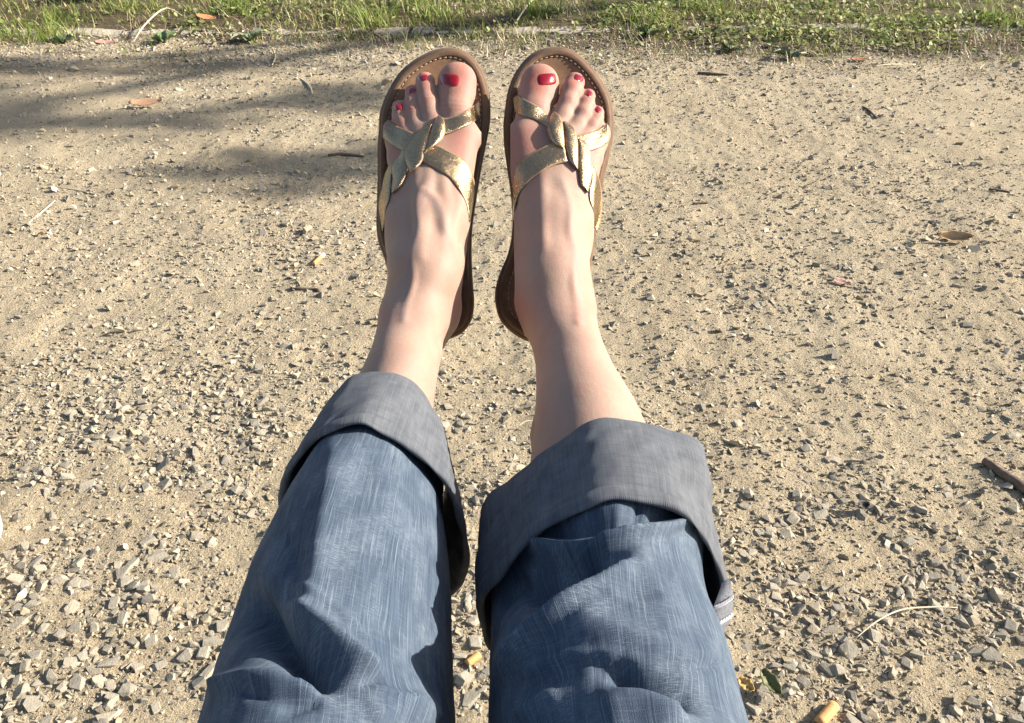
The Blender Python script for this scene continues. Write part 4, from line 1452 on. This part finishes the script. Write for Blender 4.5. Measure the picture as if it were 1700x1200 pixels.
for side in ('left', 'right'):
    co, fr, hr, yf, yh = cuff(side)
    if side == 'right':
        M_white = mat_plain('white_overlock_thread', (0.74, 0.72, 0.74), (0.55, 0.54, 0.58), 700, .8)
        # the seam allowance turned in from the hem towards the trouser leg
        sel = [k for k in range(NA) if hr[k, 0] > .085 and .262 < hr[k, 1] < .352]
        sel.sort(key=lambda k: hr[k, 1])
        V, UV, Q = [], [], []
        nr_ = 9
        for k in sel:
            t_ = (hr[k, 1] - .262) / .09
            for j in range(nr_):
                s_ = j / (nr_ - 1)
                V.append((hr[k, 0] + .0008 - (.003 + .019 * min(1, (1 - t_) * 2.6)) * s_, yh[k] - .0012 - .008 * math.sin(s_ * math.pi * .5) * math.sin(min(1, (1 - t_) * 2.2) * math.pi / 2) , hr[k, 1] - .004 * s_))
                UV.append((hr[k, 1], s_ * .02))
        for k in range(len(sel) - 1):
            for j in range(nr_ - 1):
                Q.append((k * nr_ + j, k * nr_ + j + 1, (k + 1) * nr_ + j + 1, (k + 1) * nr_ + j))
        sa = mesh_from('seam_allowance', V, Q); uv_layer(sa, np.array(UV))
        sao = link('seam_allowance', sa, mat_plain('pale_grey_selvedge', (0.30, 0.305, 0.325), (0.20, 0.205, 0.225), 500, .9, .0005), jeans)
        VV = np.array(V).reshape(len(sel), nr_, 3)
        zz = VV[:, 0, 2]
        for zt in (.336, .322):
            k = int(np.argmin(np.abs(zz - zt)))
            V, Q = [], []
            n = 24
            for q in range(n + 1):
                s_ = q / n * (nr_ - 1)
                j = min(int(s_), nr_ - 2); fr_ = s_ - j
                c0 = VV[k, j] * (1 - fr_) + VV[k, j + 1] * fr_
                wob = .0005 * (1 if q % 2 else -1)
                for a, u in ((-.0016, .0002), (-.0008, .0016), (.0008, .0016), (.0016, .0002)):
                    V.append((c0[0], c0[1] - u - .0004, c0[2] + a + wob))
            for q in range(n):
                for a in range(3):
                    Q.append((q * 4 + a, q * 4 + a + 1, q * 4 + a + 5, q * 4 + a + 4))
            link('seam_stitch', mesh_from('seam_stitch', V, Q), M_white, jeans)
# ================================================================== small things on the path
def yaw_axes(a):
    return np.array([math.cos(a), math.sin(a), 0]), np.array([-math.sin(a), math.cos(a), 0])

def gpt(px, py, z=0.0):
    g = G(px, py, 0)
    return np.array([g.x, g.y, float(ground_h(np.array([g.x]), np.array([g.y]))[0]) + z])

def tube(name, pts, radii, mat, parent=None, nseg=8, n=None, rough=0.0, seed=0, cap=True, smooth=True):
    n = n or max(6, 4 * len(pts))
    arr = np.column_stack([np.array(pts, float), np.interp(np.linspace(0, 1, len(pts)), np.linspace(0, 1, len(radii)), radii)])
    cv = catmull(arr, n)
    T = np.gradient(cv[:, :3], axis=0); T /= np.linalg.norm(T, axis=1, keepdims=True)
    V, Q = [], []
    up = np.array([0, 0, 1.0])
    rng = np.random.default_rng(seed)
    for i in range(n):
        a = np.cross(T[i], up)
        if np.linalg.norm(a) < 1e-3: a = np.cross(T[i], [1, 0, 0])
        a /= np.linalg.norm(a); b = np.cross(a, T[i])
        for k in range(nseg):
            th = 2 * math.pi * k / nseg
            r = cv[i, 3] * (1 + rough * rng.normal())
            V.append(cv[i, :3] + (a * math.cos(th) + b * math.sin(th)) * r)
    for i in range(n - 1):
        for k in range(nseg):
            Q.append((i * nseg + k, i * nseg + (k + 1) % nseg, (i + 1) * nseg + (k + 1) % nseg, (i + 1) * nseg + k))
    if cap:
        Q.append(tuple(range(nseg))[::-1]); Q.append(tuple((n - 1) * nseg + k for k in range(nseg)))
    me = mesh_from(name, V, Q, smooth=smooth)
    bm = bmesh.new(); bm.from_mesh(me); bmesh.ops.recalc_face_normals(bm, faces=bm.faces); bm.to_mesh(me); bm.free()
    o = link(name, me, mat, parent)
    return o

# ---- cigarette ends
M_filter = mat_plain('orange_filter_paper', (0.62, 0.34, 0.13), (0.52, 0.26, 0.09), 500, .7, .0003)
M_paper = mat_plain('white_cigarette_paper', (0.78, 0.76, 0.72), (0.70, 0.67, 0.62), 400, .8, .0003)
M_ash = mat_plain('burnt_tobacco', (0.10, 0.085, 0.07), (0.05, 0.04, 0.035), 900, .95)
def butt(p0, p1, r, lab, white, squash=.85):
    a, b = gpt(*p0, r * .8), gpt(*p1, r * .85)
    root = bpy.data.objects.new('cigarette_butt', None); col.objects.link(root)
    root.location = (a + b) / 2
    tag(root, lab, 'cigarette butt', 'cigarette ends dropped in the gravel')
    d = b - a
    cut = .68 if white else .93
    for nm, t0, t1, m_, rr in (('filter', 0, cut, M_filter, r * 1.03), ('paper', cut, .96, M_paper, r), ('burnt_end', .955, 1.0, M_ash, r * .86)):
        if not white and nm == 'paper':
            continue
        pts = [a + d * (t0 + (t1 - t0) * k / 3) for k in range(4)]
        o = tube(nm, pts, [rr * .98, rr, rr, rr * (.98 if nm != 'burnt_end' else .75)], m_, None, 14, 8, .015, 5)
        o.data.transform(Matrix.Translation(-root.location)); o.parent = root
butt((521, 440), (538, 423), .0040, 'orange and white cigarette butt lying beside the left foot', True)
butt((1358, 1206), (1386, 1172), .0056, 'fat orange cigarette butt among the stones by the right knee', False)
butt((775, 1096), (797, 1079), .0040, 'pale orange cigarette butt in the gravel between the two trouser legs', False)

# ---- twigs, bark and straw
M_bark = mat_plain('grey_brown_bark', (0.27, 0.19, 0.125), (0.16, 0.105, 0.065), 160, .9, .0012)
M_darkbark = mat_plain('dark_bark', (0.16, 0.12, 0.085), (0.085, 0.062, 0.045), 160, .9, .0012)
M_stalk = mat_plain('bleached_stalk', (0.66, 0.57, 0.40), (0.53, 0.44, 0.28), 120, .7)
def lying(name, pix, radii, mat, lab, cat, z=None, group=None, seed=1, rough=.05, nseg=7):
    rm = max(radii)
    zz = z or [rm * .8] * len(pix)
    pts = [gpt(p[0], p[1], zz[i]) for i, p in enumerate(pix)]
    o = tube(name, pts, radii, mat, None, nseg, None, rough, seed)
    recentre(o, pts[0])
    tag(o, lab, cat, group)
    return o
M_darkstick = mat_plain('weathered_stick', (0.20, 0.145, 0.10), (0.115, 0.08, 0.055), 160, .9, .0012)
st = lying('stick', [(1634, 768), (1655, 786), (1680, 806), (1704, 824), (1735, 845)], [.0055, .006, .0064, .0068, .007], M_darkstick, 'thick brown broken stick with a bright split end at the right edge of the path', 'stick', z=[.004, .005, .006, .006, .006], rough=.09, nseg=10)
lying('twig', [(1640, 320), (1655, 321), (1676, 324)], [.003, .0035, .002], M_darkbark, 'thin dark crooked twig lying on bare dirt far to the right', 'twig', rough=.1)
lying('twig', [(483, 481), (500, 482), (524, 482), (530, 486)], [.0025, .003, .003, .003], M_darkbark, 'short dark twig lying just below the orange and white cigarette butt', 'twig', rough=.12)
lying('twig', [(1158, 120), (1180, 122), (1210, 124)], [.004, .005, .003], M_darkbark, 'dark straight twig lying short of the verge beyond the right sandal', 'twig', rough=.1)
lying('twig', [(1432, 180), (1442, 189), (1455, 199)], [.003, .0035, .0025], M_darkbark, 'thin slanting twig on pale dirt in front of the verge', 'twig', rough=.1)
lying('twig', [(545, 262), (570, 260), (605, 262)], [.003, .004, .003], M_darkbark, 'dark twig lying in the shadow just outside the left sandal', 'twig', rough=.1)
lying('twig', [(1150, 340), (1175, 338)], [.0025, .0025], M_darkbark, 'stubby dark twig alone on the dirt right of the right foot', 'twig')
lying('straw_stem', [(222, 71), (244, 55), (280, 41), (306, 44)], [.0015, .003, .003, .0015], M_stalk, 'pale bent straw stem arching over the concrete edging', 'straw', z=[.012, .03, .05, .03])
lying('straw_stem', [(1414, 1076), (1450, 1050), (1490, 1030), (1540, 1021), (1582, 1020)], [.0005, .0008, .0009, .0008, .0004], M_stalk, 'long curved straw stem lying over stones by the right knee', 'straw', z=[.012, .014, .015, .013, .011])
lying('straw_stem', [(37, 383), (60, 362), (92, 335)], [.0014, .0020, .0012], M_stalk, 'straight pale straw on bare dirt at far left', 'straw')
lying('straw_stem', [(96, 312), (130, 317), (166, 325)], [.0012, .0016, .001], M_stalk, 'thin tan straw pointing towards the left foot from the left', 'straw')
lying('straw_stem', [(1120, 34), (1180, 32), (1270, 38)], [.003, .004, .002], M_stalk, 'long pale straw lying across green clover beyond the right sandal', 'straw', z=[.05, .06, .05])
lying('straw_stem', [(1310, 95), (1330, 91), (1357, 88)], [.003, .005, .003], M_stalk, 'short bleached straw at the grass edge beside a dark chip', 'straw')
lying('straw_stem', [(1450, 110), (1480, 108), (1520, 106)], [.002, .003, .002], M_stalk, 'thin pale straw lying flat where grass meets dirt', 'straw')
lying('straw_stem', [(455, 85), (457, 96), (452, 110)], [.002, .003, .002], M_stalk, 'short pale straw standing up on the dirt left of the left sandal', 'straw')
lying('straw_stem', [(480, 122), (505, 134), (516, 148), (518, 157)], [.002, .003, .003, .002], M_stalk, 'hooked straw stem curling on shaded dirt near the left sandal toe', 'straw')
lying('straw_stem', [(660, 30), (690, 15), (730, 0)], [.003, .004, .003], M_stalk, 'pale stalk leaning in long grass above the left sandal', 'straw', z=[.02, .06, .08])
lying('straw_stem', [(855, 51), (875, 36), (892, 28)], [.003, .004, .003], M_stalk, 'pale stalk slanting up through thin grass between the sandals', 'straw', z=[.01, .03, .05])
lying('straw_stem', [(860, 712), (872, 707), (886, 706)], [.0006, .001, .0008], M_stalk, 'tiny pale straw on the dirt right beside the right calf', 'straw', z=[.008, .01, .008])

# ---- leaves
def leaf(px, py, L, wd, ang, curl, mat, lab, tilt=(0, 0), lift=.004, lobes=0.0, cat='leaf', name='dead_leaf'):
    c = gpt(px, py, lift)
    V, Q = [], []
    n, m = 14, 7
    rng = np.random.default_rng(int(px * 7 + py))
    for i in range(n):
        t = i / (n - 1)
        w_ = wd * math.sin(math.pi * min(1, t * .94 + .04)) ** .75 * (1 - .25 * t) * (1 + lobes * math.sin(t * 19))
        for j in range(m):
            v = j / (m - 1) * 2 - 1
            V.append(((t - .5) * L, v * w_, curl * (v * v) + curl * .7 * (2 * t - 1) ** 2 - abs(v) * .0 + .0007 * rng.normal() - .0012 * math.exp(-(v * 6) ** 2)))
    for i in range(n - 1):
        for j in range(m - 1):
            Q.append((i * m + j, i * m + j + 1, (i + 1) * m + j + 1, (i + 1) * m + j))
    k = len(V)
    for s_ in range(2):                                      # stalk
        pass
    V += [(-.5 * L, -.0006, 0), (-.5 * L, .0006, 0), (-.72 * L, .0004, .003), (-.72 * L, -.0004, .003)]
    Q.append((k, k + 1, k + 2, k + 3))
    o = link(name, mesh_from(name, V, Q), mat)
    md = o.modifiers.new('thickness', 'SOLIDIFY'); md.thickness = .0006
    o.location = c
    o.rotation_euler = (tilt[0], tilt[1], ang)
    tag(o, lab, cat)
    return o
M_l_orange = mat_plain('orange_brown_leaf', (0.46, 0.22, 0.10), (0.33, 0.14, 0.065), 90, .7, .0006)
M_l_tan = mat_plain('tan_dry_leaf', (0.50, 0.36, 0.20), (0.38, 0.25, 0.13), 90, .7, .0006)
M_l_pink = mat_plain('faded_pink_leaf', (0.50, 0.31, 0.25), (0.42, 0.24, 0.19), 90, .7, .0006)
M_l_green = mat_plain('green_leaf', (0.15, 0.155, 0.05), (0.10, 0.11, 0.035), 110, .55, .0006)
M_l_dark = mat_plain('dark_curled_leaf', (0.07, 0.055, 0.05), (0.035, 0.03, 0.028), 110, .7, .0006)
M_l_yel = mat_plain('yellow_leaf_scrap', (0.55, 0.37, 0.12), (0.42, 0.25, 0.08), 110, .6, .0006)
M_l_pale = mat_plain('pale_orange_leaf', (0.44, 0.27, 0.165), (0.34, 0.19, 0.11), 90, .7, .0006)
leaf(245, 179, .095, .022, .25, .006, M_l_pale, 'orange brown dry leaf lying on the path in a gap of sun', (.25, 0), .012)
leaf(120, 20, .13, .05, 1.9, .014, M_l_orange, 'curled orange leaf hanging in shade behind the tall grass tuft', (.9, .2), .05)
leaf(187, 16, .17, .06, .8, .02, M_l_orange, 'large rust coloured dead leaf standing up in the grass over the edging', (.8, .1), .06)
leaf(703, 18, .06, .026, .6, .006, M_l_pink, 'faded pink leaf in grass above the left sandal', (.6, 0), .035)
leaf(776, 18, .085, .034, .2, .008, M_l_tan, 'rounded tan leaf lying in grass above the gap between sandals', (.4, 0), .03)
leaf(564, 56, .045, .014, .9, .004, M_l_pink, 'small reddish pink leaf on thin straw above and left of the left sandal', (.3, 0), .012)
leaf(1397, 472, .034, .010, -.6, .002, M_l_pink, 'small pinkish leaf pressed in bare dirt right of the right foot', (.1, 0), .004)
leaf(1277, 1148, .030, .0085, -1.15, .003, M_l_green, 'olive green leaf between pale stones by the right knee', (.2, .1), .013, .10)
leaf(1237, 1146, .018, .007, -.8, .002, M_l_yel, 'scrap of yellow leaf wedged in stones beside the right trouser leg', (.3, .1), .010)
leaf(1428, 848, .019, .008, .5, .004, M_l_dark, 'small blackish curled leaf casting a dark shadow on the dirt', (.5, .2), .008)
leaf(175, 70, .08, .018, .1, .004, M_l_pink, 'pinkish flat leaf below the concrete edging', (.15, 0), .006)
leaf(1425, 104, .06, .012, 0, .003, M_l_orange, 'thin orange leaf at the grass edge on the right', (.2, 0), .008)
leaf(345, 46, .075, .022, .3, .005, M_l_orange, 'red brown leaf beside the straw stem on the edging', (.3, .2), .02)
ch = leaf(1582, 400, .068, .013, -.1, .009, M_l_tan, 'curled tan bark chip with a dark shadow alone on the dirt', (.75, 0), .010, .06, 'bark', 'bark_chip')
leaf(1350, 92, .05, .016, 0, .005, M_darkbark, 'dark bark chip lying next to short bleached straw', (.3, 0), .008, 0, 'bark', 'bark_chip')

# ---- small rosette weeds on the bare margin
def weed(px, py, n, L, wd, lab, tint):
    root = bpy.data.objects.new('rosette_weed', None); col.objects.link(root)
    root.location = gpt(px, py, 0)
    tag(root, lab, 'weed', 'flat rosette weeds on the bare margin')
    m_ = mat_plain('weed_leaf', tint, tuple(v * .65 for v in tint), 120, .55, .0006)
    rng = np.random.default_rng(int(px))
    V0, Q0 = [], []
    for i in range(9):
        t = i / 8
        w_ = math.sin(math.pi * min(1, t * .9 + .08)) ** .8 * (1 + .18 * math.sin(t * 22))
        for j in range(5):
            v = j / 4 * 2 - 1
            V0.append((t, v * w_, .18 * math.sin(t * 2.6) + .18 * v * v * w_))
    for i in range(8):
        for j in range(4):
            Q0.append((i * 5 + j, i * 5 + j + 1, (i + 1) * 5 + j + 1, (i + 1) * 5 + j))
    me = mesh_from('leaf', V0, Q0); me.materials.append(m_)
    for k in range(n):
        o = bpy.data.objects.new('leaf', me); col.objects.link(o)
        s_ = L * (.7 + .5 * rng.random())
        o.scale = (s_, wd * (.8 + .4 * rng.random()), s_)
        o.rotation_euler = (rng.normal(0, .15), -.1 - .25 * rng.random(), k * 6.283 / n + rng.normal(0, .25))
        o.parent = root
weed(272, 70, 9, .060, .015, 'dark green rosette weed with narrow leaves below the straw stem', (0.15, 0.21, 0.08))
weed(415, 68, 8, .065, .020, 'pale green broad leaved weed at the margin left of the left sandal', (0.27, 0.31, 0.17))
weed(105, 70, 6, .05, .018, 'small bluish green weed at the foot of the tall grass tuft', (0.10, 0.15, 0.08))
weed(1075, 66, 9, .055, .012, 'bright green weed growing over the edging beyond the right sandal', (0.15, 0.21, 0.06))
weed(1310, 99, 7, .06, .014, 'grey green flat weed beside the short bleached straw', (0.16, 0.19, 0.10))
weed(1215, 88, 6, .05, .014, 'dull green seedling weed on stony dirt below the clover', (0.15, 0.18, 0.08))

# ---- white shoe of a neighbour at the left edge
M_rubber = mat_plain('white_rubber', (0.52, 0.515, 0.51), (0.43, 0.425, 0.42), 160, .55)
M_canvas = mat_plain('off_white_canvas', (0.62, 0.61, 0.60), (0.52, 0.51, 0.51), 700, .85, .0006)
shoe = bpy.data.objects.new('sneaker', None); col.objects.link(shoe)
shoe.location = (-.6385, .60, .004)
shoe.rotation_euler = (0, 0, .06)
tag(shoe, 'white sneaker standing on the gravel, its pale sole edge just showing at the left edge', 'shoe')
so_ = [(0, -.125), (.030, -.118), (.042, -.08), (.0445, -.02), (.0462, .03), (.0466, .075), (.044, .122), (.026, .152), (0, .160), (-.026, .150), (-.042, .118), (-.046, .07), (-.040, .02), (-.034, -.04), (-.036, -.09), (-.026, -.118)]
oc = catmull(so_, 60, True)
def shoe_loft(name, levels, mat, cap=True):
    V, Q = [], []
    for z, s_, cy, dz in levels:
        for p in oc:
            V.append((p[0] * s_, (p[1] - cy) * s_ + cy, z + dz * max(0, -p[1] + .02)))
    for k in range(len(levels) - 1):
        for i in range(60):
            Q.append((k * 60 + i, k * 60 + (i + 1) % 60, (k + 1) * 60 + (i + 1) % 60, (k + 1) * 60 + i))
    if cap:
        Q.append(tuple(range(60))[::-1]); Q.append(tuple((len(levels) - 1) * 60 + i for i in range(60)))
    return link(name, mesh_from(name, V, Q), mat, shoe)
shoe_loft('sole', [(0, .97, 0, 0), (.004, 1.0, 0, 0), (.014, 1.015, 0, 0), (.016, 1.0, 0, 0), (.026, 1.01, 0, 0), (.030, .985, 0, 0), (.031, .93, 0, 0)], M_rubber)
shoe_loft('upper', [(.029, .955, 0, 0), (.045, .95, -.002, .05), (.062, .86, -.02, .12), (.074, .66, -.045, .2), (.082, .50, -.06, .28), (.078, .44, -.06, .28), (.05, .36, -.06, .2)], M_canvas)
for k in range(5):
    y_ = .075 - k * .02
    zt = .070 + k * .004
    tube('lace', [(-.026, y_, zt - .008), (0, y_ + .004, zt + .004), (.026, y_, zt - .008)], [.0028, .0028, .0028], M_rubber, shoe, 6, 9)

# ---- the tree over the verge, out of the picture to the right, that throws the dappled shade
M_leaf = mat_tint('tree_leaf', .5, .3)
tree = bpy.data.objects.new('tree', None); col.objects.link(tree)
TB = Vector((9.2, 5.4, 0)); tree.location = TB
tag(tree, 'leafy tree right of the path whose boughs throw dappled shade on the far dirt', 'tree')
def bough(name, pts, radii):
    o = tube(name, [Vector(p) - TB for p in pts], radii, M_bark, tree, 10, None, .04, 3)
    return o
bough('trunk', [(9.2, 5.4, -.1), (9.15, 5.35, 1.5), (9.0, 5.2, 3.4), (8.95, 5.4, 5.5), (9.1, 6.2, 7.6)], [.2, .17, .14, .1, .04])
KT = math.tan(math.radians(SUN_EL))
def over(px, py, X):
    """point at world x = X from which the sun throws its shadow on the ground seen at (px, py)."""
    g = G(px, py)
    s_ = (X - g.x) / sd.x
    return np.array([X, g.y + sd.y * s_, sd.z * s_])
boughs = []
LV, LF, LT, lo_ = [], [], [], 0
rng = np.random.default_rng(5)
shade = []
def shade_blob(cx, cy, rx, ry, n, X):
    for _ in range(n):
        while True:
            a, b = rng.uniform(-1, 1, 2)
            if a * a + b * b < 1: break
        shade.append(over(cx + a * rx, cy + b * ry, X + rng.uniform(-.5, .5)))
shade_blob(480, 286, 130, 18, 13, 7.4)
shade_blob(590, 268, 45, 22, 9, 7.2)
shade_blob(90, 208, 190, 22, 16, 7.6)
shade_blob(260, 200, 120, 12, 8, 7.5)
shade_blob(500, 168, 110, 9, 9, 7.5)
shade_blob(60, 112, 230, 14, 20, 7.7)
shade_blob(330, 108, 150, 10, 9, 7.6)
shade_blob(570, 150, 50, 9, 6, 7.4)
shade_blob(-260, 170, 220, 60, 110, 7.8)
for k in range(900):                                       # the rest of the crown, well clear of the picture
    a, b, c_ = rng.normal(0, 1, 3)
    p = np.array([9.2 + a * 1.2, 6.6 + b * .8, 7.4 + c_ * .9])
    if p[2] > 6.2 and p[1] > 5.4:
        shade.append(p)
leafshape = np.array([(-1, 0, 0), (-.4, .5, .1), (.4, .45, .1), (1, 0, -.1), (.4, -.45, .1), (-.4, -.5, .1)])
P0 = np.array(shade)
for p in P0:
    for q in range(5):
        R = rot_mats(1, 1.0)[0]
        s_ = rng.uniform(.035, .06)
        LV.append(leafshape @ R.T * s_ + p + rng.normal(0, .055, 3) - np.array(TB))
        LF.append(np.arange(6)[None] + lo_); lo_ += 6
        LT.append(np.repeat([[.07 + .05 * rng.random(), .12 + .06 * rng.random(), .03]], 6, 0))
me = mesh_from('crown', np.vstack(LV), [tuple(f[0]) for f in LF], smooth=False)
set_col(me, 'tint', np.vstack(LT))
tag(link('crown', me, M_leaf, tree), kind='stuff')
bough('branch', [(9.0, 5.2, 3.6), (8.4, 4.6, 4.3), (7.8, 3.6, 4.75), (7.7, 2.9, 4.85), (7.6, 2.4, 4.7)], [.07, .055, .04, .025, .01])
bough('branch', [(8.4, 4.6, 4.3), (7.9, 3.9, 5.0), (7.8, 3.3, 5.4)], [.04, .03, .01])
